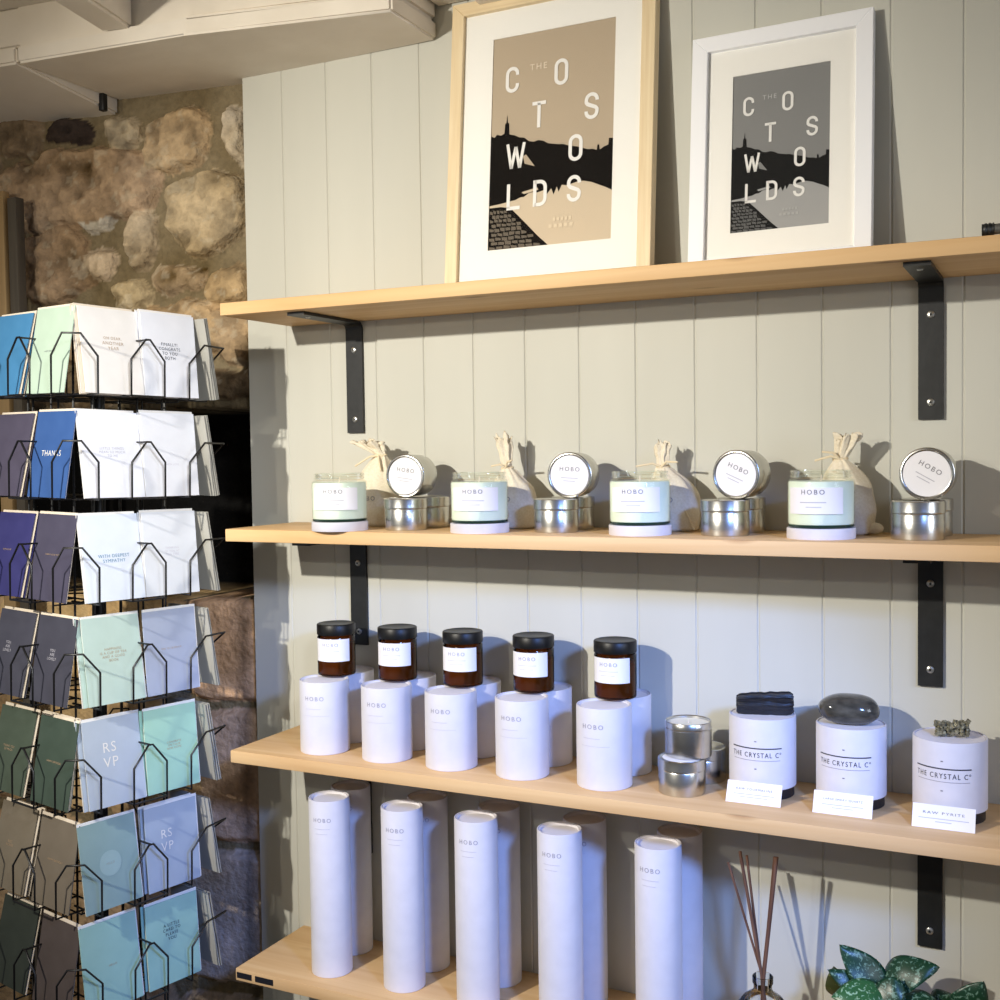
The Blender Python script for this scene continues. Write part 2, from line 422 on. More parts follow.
# steel angle brackets
def bracket(loc, label, group='black shelf brackets'):
    r = empty('shelf_bracket', loc, 0, label, 'bracket', group)
    w, t = .016, .005
    # vertical strap with a bent top running out under the board
    pts = [(-.0005, -.188), (-.0005, -.012)]
    bm = bmesh.new()
    path = [(-.003, -.188), (-.003, -.014)]
    for k in range(1, 6):
        a = PI/2*k/6; path.append((-.003-.011*(1-math.cos(a)), -.014+.011*math.sin(a)))
    path += [(-.014, -.003), (-.168, -.003)]
    rings = []
    for i, (y, z) in enumerate(path):
        if i == 0: d = Vector((0, 0, 1))
        elif i == len(path)-1: d = Vector((0, -1, 0))
        else: d = (Vector((0, path[i+1][0]-path[i-1][0], path[i+1][1]-path[i-1][1]))).normalized()
        n = Vector((0, d.z, -d.y))*(t/2)
        p = Vector((0, y, z))
        rings.append([bm.verts.new(p+n+Vector((-w,0,0))), bm.verts.new(p+n+Vector((w,0,0))), bm.verts.new(p-n+Vector((w,0,0))), bm.verts.new(p-n+Vector((-w,0,0)))])
    for i in range(len(rings)-1):
        for k in range(4): bm.faces.new((rings[i][k], rings[i][(k+1)%4], rings[i+1][(k+1)%4], rings[i+1][k]))
    bm.faces.new(rings[0]); bm.faces.new(rings[-1][::-1])
    from_bm('strap', bm, M['black_steel'], r, 35)
    for z in (-.048, -.165):
        s = lathe('screw', [(0,-.0005),(.0052,-.0005),(.0046,.001),(.003,.0018),(0,.0018)], M['screw'], r, 20)
        s.location = (0, -.0058, z); s.rotation_euler = (PI/2, 0, 0)
        d = lathe('screw_slot', [(0,.0015),(.0019,.0015),(.0019,.0021),(0,.0021)], M['dark_slot'], s, 6)
    s = lathe('screw', [(0,-.0005),(.004,-.0005),(.0035,.001),(0,.0014)], M['screw'], r, 16)
    s.location = (0, -.135, -.0058); s.rotation_euler = (PI, 0, 0)
    return r
which = ['top', 'second', 'third', 'lowest']
for i, z in enumerate(SZ):
    bracket((.133, -.0002, z-ST), f'black steel bracket under left end of the {which[i]} pine shelf' + ('' if i != 2 else ', half hidden by tall tubes'))
    bracket((1.051, -.0002, z-ST), f'black steel bracket under right part of the {which[i]} pine shelf' + ('' if i != 2 else ', above the plant'))

# ------------------------------------------------------------------ FRAMED PRINTS
def stroke(pts, w, closed=False):
    """flat ribbon along pts -> verts, faces (2D)"""
    n = len(pts); V = []; F = []
    for i in range(n):
        if closed: a, b = pts[(i-1) % n], pts[(i+1) % n]
        else: a, b = pts[max(i-1, 0)], pts[min(i+1, n-1)]
        tx, ty = b[0]-a[0], b[1]-a[1]; l = math.hypot(tx, ty) or 1; nx_, ny_ = -ty/l, tx/l
        sc = 1.0
        if 0 < i < n-1 or closed:
            p = pts[i]; d1 = (p[0]-a[0], p[1]-a[1]); l1 = math.hypot(*d1) or 1
            c = abs(d1[0]/l1*nx_+d1[1]/l1*ny_); sc = min(1/max(math.sqrt(max(1-c*c, .05)), .3), 2.2)
        V += [(pts[i][0]+nx_*w/2*sc, pts[i][1]+ny_*w/2*sc), (pts[i][0]-nx_*w/2*sc, pts[i][1]-ny_*w/2*sc)]
    m = n if closed else n-1
    for i in range(m):
        j = (i+1) % n; F.append((2*i, 2*i+1, 2*j+1, 2*j))
    return V, F
def arc(cx, cy, rx, ry, a0, a1, n=10):
    return [(cx+rx*math.cos(rad(a0+(a1-a0)*i/n)), cy+ry*math.sin(rad(a0+(a1-a0)*i/n))) for i in range(n+1)]
def glyph(ch, w=.56, s=.135):
    """condensed sans capital, height 1, centred"""
    x, y = w/2-s/2, .5-s/2; r = x
    if ch == 'O': return [stroke(arc(0, y-r, r, r, 0, 180)+arc(0, -y+r, r, r, 180, 360), s, True)]
    if ch == 'C': return [stroke([(x, y-r-.06)]+arc(0, y-r, r, r, 0, 180)+arc(0, -y+r, r, r, 180, 360)+[(x, -y+r+.06)], s)]
    if ch == 'S':
        return [stroke([(x, y-r-.03)]+arc(0, y-r, r, r, 0, 180)+[(-x, .14), (-x*.75, .07), (x*.75, -.07), (x, -.14)]+arc(0, -y+r, r, r, 0, -180)+[(-x, -y+r+.03)], s)]
    if ch == 'T': return [stroke([(-x-s/2, y), (x+s/2, y)], s), stroke([(0, y), (0, -.5)], s)]
    if ch == 'L': return [stroke([(-x, .5), (-x, -y), ], s), stroke([(-x-s/2, -y), (x+s/2, -y)], s)]
    if ch == 'D': return [stroke([(-x, .5), (-x, -.5)], s), stroke([(-x, y), (x-.22, y)]+arc(x-.22, y-.22, .22, .22, 90, 0, 6)+arc(x-.22, -y+.22, .22, .22, 0, -90, 6)+[(-x, -y)], s)]
    if ch == 'W':
        W = w*.62
        return [stroke([(-W, .5), (-W*.5, -.46)], s*.9), stroke([(-W*.5, -.46), (0, .36)], s*.9), stroke([(0, .36), (W*.5, -.46)], s*.9), stroke([(W*.5, -.46), (W, .5)], s*.9)]
LET = [('C',.155,.206),('O',.56,.207),('T',.385,.389),('S',.81,.387),('W',.20,.570),('O',.69,.568),('L',.19,.759),('D',.41,.756),('S',.685,.754)]

def framed_print(x0, x1, height, rail, depth, art, foot_y, top_y, mats, label, group, roll=0.):
    """leans on the wall: local x right, local y = up the frame, local z = out of the frame"""
    th = math.asin((top_y-foot_y)/height)
    # root at foot centre
    r = empty('framed_print', ((x0+x1)/2, foot_y+depth*math.cos(th)*0, SZ[0]+.0002), 0, label, 'picture', group)
    r.rotation_euler = (Matrix.Rotation(PI/2-th, 4, 'X') @ Matrix.Rotation(rad(roll), 4, 'Z')).to_euler()
    W = (x1-x0)/2
    # lift so that the lower back edge clears the shelf (it sits behind/below nothing: front lower edge is the pivot)
    lift = depth*math.sin(th)*0
    bm = bmesh.new()
    def prism(q):
        lo = [bm.verts.new((x, y, -depth)) for x, y in q]; hi = [bm.verts.new((x, y, 0)) for x, y in q]
        n = len(q); bm.faces.new(lo[::-1]); bm.faces.new(hi)
        for i in range(n): bm.faces.new((lo[i], lo[(i+1)%n], hi[(i+1)%n], hi[i]))
    def side(nm, q):
        nonlocal bm
        bm = bmesh.new(); prism(q)
        bmesh.ops.bevel(bm, geom=bm.edges[:], offset=.0008, segments=1, affect='EDGES')
        return from_bm(nm, bm, mats['rail'] if nm == 'frame_rail' else mats['frame'], r, 25)
    H = height
    side('frame_rail', [(-W,0),(W,0),(W-rail,rail),(-W+rail,rail)])
    side('frame_rail', [(-W,H),(-W+rail,H-rail),(W-rail,H-rail),(W,H)])
    side('frame_stile', [(-W,0),(-W+rail,rail),(-W+rail,H-rail),(-W,H)])
    side('frame_stile', [(W,0),(W,H),(W-rail,H-rail),(W-rail,rail)])
    bm = bmesh.new(); box(bm, -W+rail-.002, W-rail+.002, rail-.002, H-rail+.002, -depth+.004, -depth+.007); from_bm('backing_board', bm, M['env_cream'], r)
    mz = -.0075
    ax0, ax1, ay0, ay1 = art
    # mount with window
    v = [(-W+rail-.002,rail-.002),(W-rail+.002,rail-.002),(W-rail+.002,H-rail+.002),(-W+rail-.002,H-rail+.002),(ax0,ay0),(ax1,ay0),(ax1,ay1),(ax0,ay1)]
    bm = bmesh.new()
    top = [bm.verts.new((a,b,mz)) for a,b in v]; bot = [bm.verts.new((a,b,mz-.0014)) for a,b in v]
    for i in range(4):
        j = (i+1)%4
        bm.faces.new((top[i],top[j],top[4+j],top[4+i])); bm.faces.new((bot[j],bot[i],bot[4+i],bot[4+j])); bm.faces.new((top[4+i],top[4+j],bot[4+j],bot[4+i]))
    from_bm('mount', bm, M['mat_board'], r)
    aw, ah = ax1-ax0, ay1-ay0
    A = lambda u, w: (ax0+aw*u, ay1-ah*w)
    pz = mz-.0016
    def sheet(nm, polys, z, m, par):
        V, F = [], []
        for poly in polys:
            k = len(V); V += [(*A(*p), z) for p in poly]; F.append(tuple(range(k, k+len(poly)))[::-1])
        return from_py(nm, V, F, m, par)
    bm = bmesh.new(); box(bm, ax0-.004, ax1+.004, ay0-.004, ay1+.004, pz-.0006, pz)
    pr = from_bm('print', bm, mats['sky'], r)
    rnd = random.Random(2)
    # printed water / road, hills with spire, cobbled bank
    sheet('printed_water', [[(0,.79),(.26,.74),(.52,.74),(.75,.70),(1,.76),(1,1),(0,1)]], pz+.0002, mats['water'], pr)
    hill = [(0,.46),(.03,.468),(.05,.455),(.085,.462),(.112,.455),(.117,.41),(.127,.405),(.133,.365),(.139,.405),(.150,.41),(.155,.462),(.20,.47),(.24,.483),(.28,.487)]
    hill += [(.28+.04*i, .495+.0062*i+rnd.uniform(-.006,.006)) for i in range(1, 12)]
    hill += [(.76,.573),(.80,.583),(.84,.584),(.872,.592),(.876,.568),(.89,.568),(.895,.592),(.93,.580),(.962,.575),(.965,.545),(1,.548)]
    low = [(1,.782),(.95,.765),(.90,.752),(.84,.735),(.78,.725),(.74,.722),(.70,.728),(.64,.735),(.60,.73),(.575,.76),(.56,.735),(.535,.77),(.515,.74),(.48,.765),(.45,.745),(.40,.752),(.36,.748),(.33,.75),(.29,.765),(.26,.765),(.22,.775),(.17,.778),(.10,.785),(0,.79)]
    top_c = hill; 
    # build the silhouette as a strip between upper and lower outlines
    def sample(line, u):
        ln = sorted(line)
        for a, b in zip(ln, ln[1:]):
            if a[0] <= u <= b[0]:
                t = 0 if b[0] == a[0] else (u-a[0])/(b[0]-a[0]); return a[1]+(b[1]-a[1])*t
        return ln[-1][1]
    us = sorted(set([p[0] for p in hill]+[p[0] for p in low]))
    V, F = [], []
    for i, u in enumerate(us):
        V += [(*A(u, sample(hill, u)), pz+.0004), (*A(u, sample(low, u)), pz+.0004)]
        if i: F.append((2*i-2, 2*i-1, 2*i+1, 2*i))
    from_py('printed_hill', V, F, mats['dark'], pr)
    sheet('printed_roof', [[(.275,.575),(.300,.568),(.375,.628),(.29,.610)]], pz+.0006, mats['sky'], pr)
    sheet('printed_roof', [[(.27,.742),(.40,.728),(.41,.74),(.29,.752)]], pz+.0006, mats['water'], pr)
    # cobbles: dark ground with lighter setts
    sheet('printed_cobbles', [[(0,.80),(.10,.80),(.18,.81),(.24,.845),(.33,.90),(.41,.95),(.50,1),(0,1)]], pz+.0004, mats['dark'], pr)
    setts = []
    for row in range(9):
        v0 = .815+.021*row; sp = .03+.004*row
        umax = .16+.33*max(0, (v0-.81)/.19)
        u = .005+(row % 2)*.02
        while u+sp < umax:
            j = lambda: rnd.uniform(-.003,.003)
            setts.append([(u+j(), v0+j()),(u+sp*.86+j(), v0+.003+j()),(u+sp*.9+j(), v0+.0165+j()),(u+.004+j(), v0+.015+j())]); u += sp
    sheet('printed_setts', setts, pz+.0006, mats['sett'], pr)
    # lettering
    parts = []
    hgt = .122*ah
    for ch, u, w in LET:
        cx, cy = A(u+.014, w)
        for vv, ff in glyph(ch): parts.append(([(cx+a*hgt, cy+b*hgt, pz+.0009) for a, b in vv], ff))
    V, F = merge(parts); from_py('lettering', V, F, M['ink_white'], pr)
    parts = []
    vv, ff = fit_text('THE', h=.028*ah, space=1.3); cx, cy = A(.385, .163); parts.append(([(cx+a, cy+b, pz+.0009) for a, b in vv], ff))
    V, F = merge(parts); from_py('small_lettering', V, F, mats['small'], pr)
    parts = []
    for u, w, sx in ((.61,.885,.16),(.60,.915,.21)):
        vv, ff = rect(sx*aw, .011*ah)
        cx, cy = A(u, w)
        for q in range(5):
            vv, ff = rect(sx*aw*.13, .016*ah); parts.append(([(cx+a+sx*aw*(q-2)/5, cy+b, pz+.0009) for a, b in vv], ff))
    V, F = merge(parts); from_py('faint_lettering', V, F, mats['faint'], pr)
    bm = bmesh.new(); box(bm, -W+rail-.002, W-rail+.002, rail-.002, H-rail+.002, -.0062, -.0052)
    from_bm('glazing', bm, M['glazing'], r)
    return r
M['glazing'] = thin_glass('picture_glass', (.995,.995,.995), .02, 1.10)
warm = dict(frame=M['fr_oak'], rail=M['fr_oak_rail'], sky=mat('tan_print', lin(182,166,144), .7, 0, .1), water=mat('tan_water', lin(204,188,164), .7, 0, .1), dark=mat('black_print', lin(22,19,17), .8, 0, .08),
            sett=mat('sepia_setts', lin(96,86,72), .7), small=mat('cream_small', lin(226,214,194), .7), faint=mat('tan_faint', lin(216,200,174), .7))
cool = dict(frame=M['fr_white'], rail=M['fr_white'], sky=mat('grey_print', lin(134,134,133), .7, 0, .1), water=mat('grey_water', lin(158,158,157), .7), dark=mat('charcoal_print', lin(34,34,34), .8, 0, .08),
            sett=mat('grey_setts', lin(86,86,86), .7), small=mat('grey_small', lin(190,190,189), .7), faint=mat('grey_faint', lin(172,172,171), .7))
# art window in frame coordinates (x from centre, y from foot)
framed_print(.3415, .678, .4635, .0210, .020, (-.0975, .1045, .0675, .3990), -.066, -.0222, warm,
             'large pale oak framed tan landscape print leaning on top shelf', 'framed prints')
framed_print(.7335, .983, .3475, .0226, .018, (-.0665, .0680, .0590, .2855), -.066, -.0200, cool,
             'smaller white framed grey landscape print leaning on top shelf', 'framed prints', .55)

# dark ribbed rod end on the top shelf, right edge
r = empty('metal_rod', (1.127, -.176, SZ[0]+.0084), 0, 'dark grey ribbed metal rod lying at right end of top shelf', 'rod')
r.rotation_euler = (0, PI/2, 0)
lathe('shaft', [(0,0),(.0062,0),(.0062,.16),(0,.16)], noisy('grey_steel', lin(90,88,84), lin(120,118,112), (40,40,300), .5, metal=.6), r, 20)
lathe('ribbed_cap', [(0,-.003),(.0072,-.003)]+[(.0080 if i%2 else .0068, -.001+.0022*i) for i in range(6)]+[(0,.0115)], M['black_steel'], r, 20)

# ------------------------------------------------------------------ round tins
TR, TH = .0330, .0488
def tin_parts(root, lid=True, label_text=False, open_wax=False, rot=0):
    R = TR
    body = lathe('body', [(0,0),(R-.0015,0),(R-.0006,.0006),(R-.0004,.0015),(R-.0004,TH-.0175),(R-.0014,TH-.0155),(0,TH-.0155)] if lid else
                 [(0,0),(R-.0015,0),(R-.0006,.0006),(R-.0004,.0015),(R-.0004,TH-.0110),(R+.0002,TH-.0103),(R+.0002,TH-.0093),(R-.0006,TH-.0085),(R-.0006,TH-.0010),(R-.0014,TH),(R-.0024,TH-.0010),(R-.0024,TH-.0065),(0,TH-.0065)], M['tin'], root, 56)
    if lid:
        lathe('lid', [(0,TH-.0153),(R-.001,TH-.0153),(R+.0004,TH-.0153),(R+.0006,TH-.0140),(R+.0004,TH-.0130),(R+.0004,TH-.0010),(R-.0004,TH-.0002),(R-.0020,TH),(R-.0032,TH-.0010),(0,TH-.0010)], M['tin'], root, 56)
    if label_text:
        lb = lathe('label', [(0,TH-.0009),(R-.0042,TH-.0009),(R-.0042,TH-.0006),(0,TH-.0006)], M['tin_label'], root, 48)
        c, s = math.cos(rot), math.sin(rot)
        parts = []
        vv, ff = fit_text('HOBO', w=.030, space=1.35); parts.append(([(a, b+.009) for a, b in vv], ff))
        V, F = merge(parts); from_py('lettering', [(a*c-b*s, a*s+b*c, TH-.0003) for a, b in V], F, M['ink'], lb)
        parts = [rect(.026, .0011, 0, -.004), rect(.018, .0010, 0, -.0085)]
        V, F = merge(parts); from_py('small_print', [(a*c-b*s, a*s+b*c, TH-.0003) for a, b in V], F, M['ink_pale'], lb)
    if open_wax:
        lathe('wax', [(0,TH-.0063),(R-.0026,TH-.0063),(R-.0026,TH-.0041),(R-.005,TH-.0045),(0,TH-.0045)], M['wax'], root, 40)
        tube('wick', [(0,0,TH-.0045),(.0004,.0003,TH-.0010)], .0007, M['env_cream'], root, 6)
pos = ['first glass candle from the left', 'second glass candle from the left', 'third glass candle from the left', 'rightmost glass candle']
FT = [(.300,-.123), (.546,-.106), (.797,-.106), (1.046,-.109)]
BT = [(.302,-.052), (.543,-.037), (.802,-.037), (1.049,-.038)]
base = None
for (x, y), w in zip(FT, pos):
    lab = f'silver lidded tin standing at front beside the {w}'
    if base is None:
        base = empty('candle_tin', (x, y, SZ[1]), 0, lab, 'tin', 'silver tins on the second shelf'); tin_parts(base)
    else: dup(base, (x, y, SZ[1]), 0, lab)
for (x, y), w in zip(BT, pos):
    dup(base, (x, y, SZ[1]), .3, f'silver lidded tin standing behind another tin beside the {w}')
YAW = [rad(3), rad(6), rad(-7), rad(-1)]; TILT = [0, 0, 0, 0]; ROT = [rad(-8), rad(-3), rad(-24), rad(-30)]
LX = [.288, .566, .811, 1.056]
for i, w in enumerate(pos):
    r = empty('candle_tin', (0,0,0), 0, f'silver tin on its side atop two tins, beside the {w}', 'tin', 'silver tins lying on their sides')
    tin_parts(r, True, True, rot=ROT[i])
    r.rotation_euler = (PI/2, 0, YAW[i])
    yf = -.104
    r.location = (LX[i]-math.sin(YAW[i])*TH, yf+math.cos(YAW[i])*TH, SZ[1]+TH+TR+.0008)
    # front face sits .0465 in front of the root
# shelf three stack
r = empty('candle_tin', (.735, -.112, SZ[2]), 0, 'silver lidded tin at front of third shelf, under an open tin', 'tin', 'silver tins on the third shelf'); tin_parts(r, True, False)
lathe('label', [(0,TH-.0009),(TR-.006,TH-.0009),(TR-.006,TH-.0006),(0,TH-.0006)], M['tin_label'], r, 40)
r = empty('candle_tin', (.7395, -.096, SZ[2]+TH), 0, 'open silver tin of cream wax stacked on another tin, third shelf', 'tin', 'silver tins on the third shelf'); tin_parts(r, False, False, True)
dup(base, (.744, -.040, SZ[2]), .4, 'silver lidded tin in shadow behind the stacked tins, third shelf', 'silver tins on the third shelf')

# ------------------------------------------------------------------ GLASS CANDLES
CAM = Vector((1.21197572, -1.64522454, .83737793))
def camdir(x, y): return math.atan2(CAM.y-y, CAM.x-x)
JARS = [(.203,-.160), (.437,-.140), (.680,-.122), (.928,-.121)]
for i, (x, y) in enumerate(JARS):
    r = empty('glass_candle', (x, y, SZ[1]), 0, ['pale green candle in glass jar at left end of second shelf', 'pale green glass jar candle, second from the left on second shelf',
              'pale green glass jar candle, third from the left on second shelf', 'pale green glass jar candle nearest the right edge, second shelf'][i], 'candle', 'pale green glass candles')
    R = .0428
    lathe('lid_base', [(0,0),(R+.0004,0),(R+.0008,.0006),(R+.0008,.0135),(R,.0142),(0,.0142)], M['white_card'], r, 64)
    lathe('glass_foot', [(0,.0143),(R-.003,.0143),(R-.0008,.0162),(R-.0008,.0180),(R-.003,.0186),(0,.0186)], M['glass_base'], r, 64)
    lathe('jar', [(R-.0008,.0187),(R,.021),(R,.073),(R-.0012,.0765),(R-.0045,.0782),(R-.0045,.0795),(R-.0028,.0806),(R-.0028,.0818),(R-.0045,.083),(R-.0045,.0845),(R-.0030,.0858),(R-.0030,.0872),(R-.0042,.0885),(R-.0056,.0878),(R-.0062,.086),(R-.0062,.0795)], M['glass'], r, 64)
    wx = lathe('wax', [(0,.0188),(R-.0022,.0188),(R-.0016,.022),(R-.0016,.0725),(R-.003,.0745),(R-.006,.0740),(0,.0738)], M['wax_green'], r, 64)
    tube('wick', [(0,0,.0735),(.0006,.0004,.082)], .0008, M['env_cream'], r, 6)
    a = camdir(x, y)-rad(12)
    RL = R+.0005
    V, F = wrap(rect(RL*rad(101), .034, 0, 0, 24), RL, a, .0500)
    lb = from_py('label', V, F, M['tin_label'], r, 180)
    RT = RL+.0004
    V, F = wrap(fit_text('HOBO', w=.030, space=1.4), RT, a-rad(2), .0612); from_py('lettering', V, F, M['ink'], lb)
    parts = [rect(.034,.0011,0,0,8), rect(.020,.0009,.001,-.006,6)]
    V, F = wrap(merge(parts), RT, a-rad(2), .0480); from_py('small_print', V, F, M['ink_pale'], lb)

# ------------------------------------------------------------------ COTTON POUCHES
def pouch(loc, w, d, neck, topz, flop, label, seed, tie, ruff_r=.020, foot=False):
    rnd = random.Random(seed)
    r = empty('drawstring_pouch', loc, 0, label, 'bag', 'cotton drawstring pouches')
    n = 64; rows = 34; v, f = [], []
    ph = [rnd.uniform(0, 6.28) for _ in range(6)]
    for i in range(rows+1):
        t = i/rows
        z = neck*1.0*t
        # plump body closing to the neck
        k = min(1, t/.05); k = (1-(1-k)**2)**.5 if t < .05 else 1
        s = t
        if s < .55: rr = .92+.08*math.sin(PI*s/.55)
        else:
            q = (s-.55)/.45; rr = .92*(1-q**1.5)+ .22*q**1.5
        rr *= (.84+.16*k)
        for j in range(n):
            a = 2*PI*j/n
            sq = (abs(math.cos(a))**2.6+abs(math.sin(a))**2.6)**(-1/2.6)
            fold = 1+.10*max(0, t-.35)*math.sin(9*a+ph[0])+.07*max(0,t-.5)*math.sin(15*a+ph[1])+.02*math.sin(4*a+ph[2]+5*t)
            x = w*rr*sq*fold*math.cos(a); y = d*rr*sq*fold*math.sin(a)
            nn = mn.noise(Vector((x*45+seed, y*45, z*45)))*.0022
            ln = flop[0]*(max(0, t-.5)*2)**2
            v.append((x+ln+nn, y+flop[1]*(max(0, t-.5)*2)**2+nn, z+nn*.4*(t > .05)))
    for i in range(rows):
        for j in range(n):
            j2 = (j+1) % n; f.append((i*n+j, i*n+j2, (i+1)*n+j2, (i+1)*n+j))
    f.append(tuple(range(n))[::-1])
    f.append(tuple((rows)*n+j for j in range(n)))
    from_py('body', v, f, M['canvas'], r, 180)
    # gathered top
    v, f = [], []; rows2 = 14
    cx, cy = flop[0], flop[1]
    rn = .22*w
    dx, dy, dz = topz
    for i in range(rows2+1):
        t = i/rows2
        rr = rn+(ruff_r-rn)*t**.8
        for j in range(n):
            a = 2*PI*j/n
            g = 1+.45*t*math.sin(7*a+ph[3])+.2*t*math.sin(13*a+ph[4])
            el = 1+t*(.10*math.sin(3*a+ph[5])+.09*math.sin(5*a+ph[2])+.10*math.sin(11*a+ph[0]))
            x = rr*g*math.cos(a); y = rr*g*.55*math.sin(a)
            wob = mn.noise(Vector((a*1.3, t*4, seed*3.1)))*.0035*t
            v.append((cx+dx*t+x+wob, cy+dy*t+y+wob, neck-.001+dz*t*el))
    for i in range(rows2):
        for j in range(n):
            j2 = (j+1) % n; f.append((i*n+j, i*n+j2, (i+1)*n+j2, (i+1)*n+j))
    o = from_py('gathered_top', v, f, M['canvas'], r, 180)
    md = o.modifiers.new('Solid', 'SOLIDIFY'); md.thickness = .0012
    # cord around the neck and its loose ends
    ring = [(cx+rn*1.10*math.cos(2*PI*k/20), cy+rn*.78*math.sin(2*PI*k/20), neck-.001+.001*math.sin(k)) for k in range(21)]
    c = tube('drawstring', ring, .0017, M['cord'], r, 7)
    for e in tie:
        pts = [(cx, cy-rn*.8, neck-.001), ((cx*2+e[0])/3, cy-rn*.8-.006, neck+.4*(e[2]-neck)+.004), (e[0], e[1], e[2])]
        tube('cord_end', pts, [.0018,.0017,.0015], M['cord'], c, 7)
    a = -PI/2
    return r
def pouch_text(r, w, d, z, frac):
    # printed word on the pouch front, following its squarish plan
    vv, ff = fit_text('HOBO', w=.034, space=1.4)
    V = []
    for a, b in vv:
        x = a+frac; q = min(abs(x)/(w*1.0), .97)
        V.append((x, -(d*1.015*(1-q**2.6)**(1/2.6))-.0022, z+b))
    from_py('lettering', V, ff, M['ink'], r.children[0])
P = pouch((.206,-.052,SZ[1]), .040, .027, .116, (-.022,-.004,.022), (.006,0), 'cotton pouch behind the leftmost glass candle, top flopping left', 1, [(-.036,-.012,.098),(.018,-.02,.09)], .022)
pouch_text(P, .040, .027, .046, -.006)
P = pouch((.450,-.050,SZ[1]), .038, .027, .094, (-.006,-.002,.045), (-.010,0), 'cotton pouch with tall upright neck behind the second glass candle', 2, [(-.030,-.016,.096),(.008,-.02,.105)], .010)
pouch_text(P, .038, .027, .046, -.009)
P = pouch((.704,-.042,SZ[1]), .039, .026, .094, (.000,-.002,.032), (-.016,0), 'cotton pouch with knotted cord spread sideways behind the third glass candle', 3, [(-.052,-.015,.094),(.012,-.018,.100),(.040,-.03,.004)], .0085)
pouch_text(P, .039, .026, .046, -.010)
P = pouch((.948,-.047,SZ[1]), .038, .028, .103, (.010,-.003,.030), (-.008,0), 'cotton pouch with twisted top behind the rightmost glass candle', 5, [(-.030,-.012,.112),(-.040,-.01,.100)], .013)
bm = bmesh.new(); bmesh.ops.create_icosphere(bm, subdivisions=3, radius=.011)
for q in bm.verts: q.co = Vector((q.co.x*1.05, q.co.y*.6, q.co.z*.72)); q.co += Vector((0, 0, .011)); q.co.z = max(q.co.z, .0004)
co = from_bm('gathered_corner', bm, M['canvas'], P, 180); co.location = (.038, -.010, -.002)

# ------------------------------------------------------------------ WHITE CARD TUBES
def printed_tube(name, loc, R, H, label, cat, group, lip=.004, texts=None, a=0.):
    r = empty(name, loc, 0, label, cat, group)
    lathe('tube', [(0,0),(R-.001,0),(R,.001),(R,H-.001),(R-.0006,H),(R-.0018,H),(R-.0024,H-.0008),(R-.0024,H-lip),(0,H-lip)], M['white_card'], r, 64)
    lathe('tube_cap', [(0,H-lip+.0001),(R-.0026,H-lip+.0001),(R-.0026,H-.0012),(R-.0042,H-.0012),(R-.0052,H-lip+.0014),(0,H-lip+.0014)], M['tube_in'], r, 56)
    if texts: texts(r, R, H, a)
    return r
def hobo_short(r, R, H, a):
    RT = R+.0004
    V, F = wrap(fit_text('HOBO', w=.032, h=.0066, space=1.4), RT, a, H-.0255); from_py('lettering', V, F, M['ink_pale2'], r)
    V, F = wrap(merge([rect(.026,.0010,-.002,-.015,6), rect(.044,.0008,.003,-.026,8)]), RT, a, H-.027); from_py('small_print', V, F, M['ink_faint'], r)
def hobo_tall(r, R, H, a):
    RT = R+.0004
    V, F = wrap(fit_text('HOBO', w=.030, h=.0066, space=1.4), RT, a, H-.030); from_py('lettering', V, F, M['ink_pale2'], r)
    V, F = wrap(merge([rect(.026,.0010,0,-.014,6), rect(.020,.0009,-.001,-.022,6)]), RT, a, H-.030); from_py('small_print', V, F, M['ink_faint'], r)
M['ink_pale2'] = mat('soft_grey_ink', lin(158,155,168), .7)
M['ink_faint'] = mat('faint_ink', lin(206,203,214), .7)
ordn = ['leftmost', 'second', 'third', 'fourth', 'rightmost']
SX = [.140, .258, .373, .493, .623]; BX = [.137, .257, .375, .497, .625]
for i in range(5):
    printed_tube('candle_tube', (SX[i], -.1215, SZ[2]), .0397, .1160, f'short white card tube in front row, {ordn[i]} from the left, under an amber jar' if 0 < i < 4 else f'{ordn[i]} short white card tube of front row, under an amber jar',
                 'tube', 'short white tubes, front row', .004, hobo_short, camdir(SX[i], -.12)-rad(25))
for i in range(5):
    printed_tube('candle_tube', (BX[i], -.0415, SZ[2]), .0397, .1160, f'short white card tube by the wall behind the {["leftmost","second","third","fourth","rightmost"][i]} front tube, third shelf',
                 'tube', 'short white tubes, back row', .004, hobo_short, camdir(BX[i], -.04)-rad(25))
UX = [.148, .282, .413, .551, .702]; VX = [.134, .283, .413, .559, .709]
UY = [-.126, -.121, -.121, -.121, -.121]
for i in range(5):
    printed_tube('diffuser_tube', (UX[i], UY[i], SZ[3]), .0330, .2855, f'tall white card tube in front row on lowest shelf, {ordn[i]}' + (' from the left' if 0 < i < 4 else ' one'),
                 'tube', 'tall white tubes, front row', .006, hobo_tall, camdir(UX[i], -.12)-rad(22))
for i in range(5):
    printed_tube('diffuser_tube', (VX[i], -.0425, SZ[3]), .0330, .2795, f'tall white card tube against the wall behind the {ordn[i]} front tall tube',
                 'tube', 'tall white tubes, back row', .006, hobo_tall, camdir(VX[i], -.04)-rad(22))

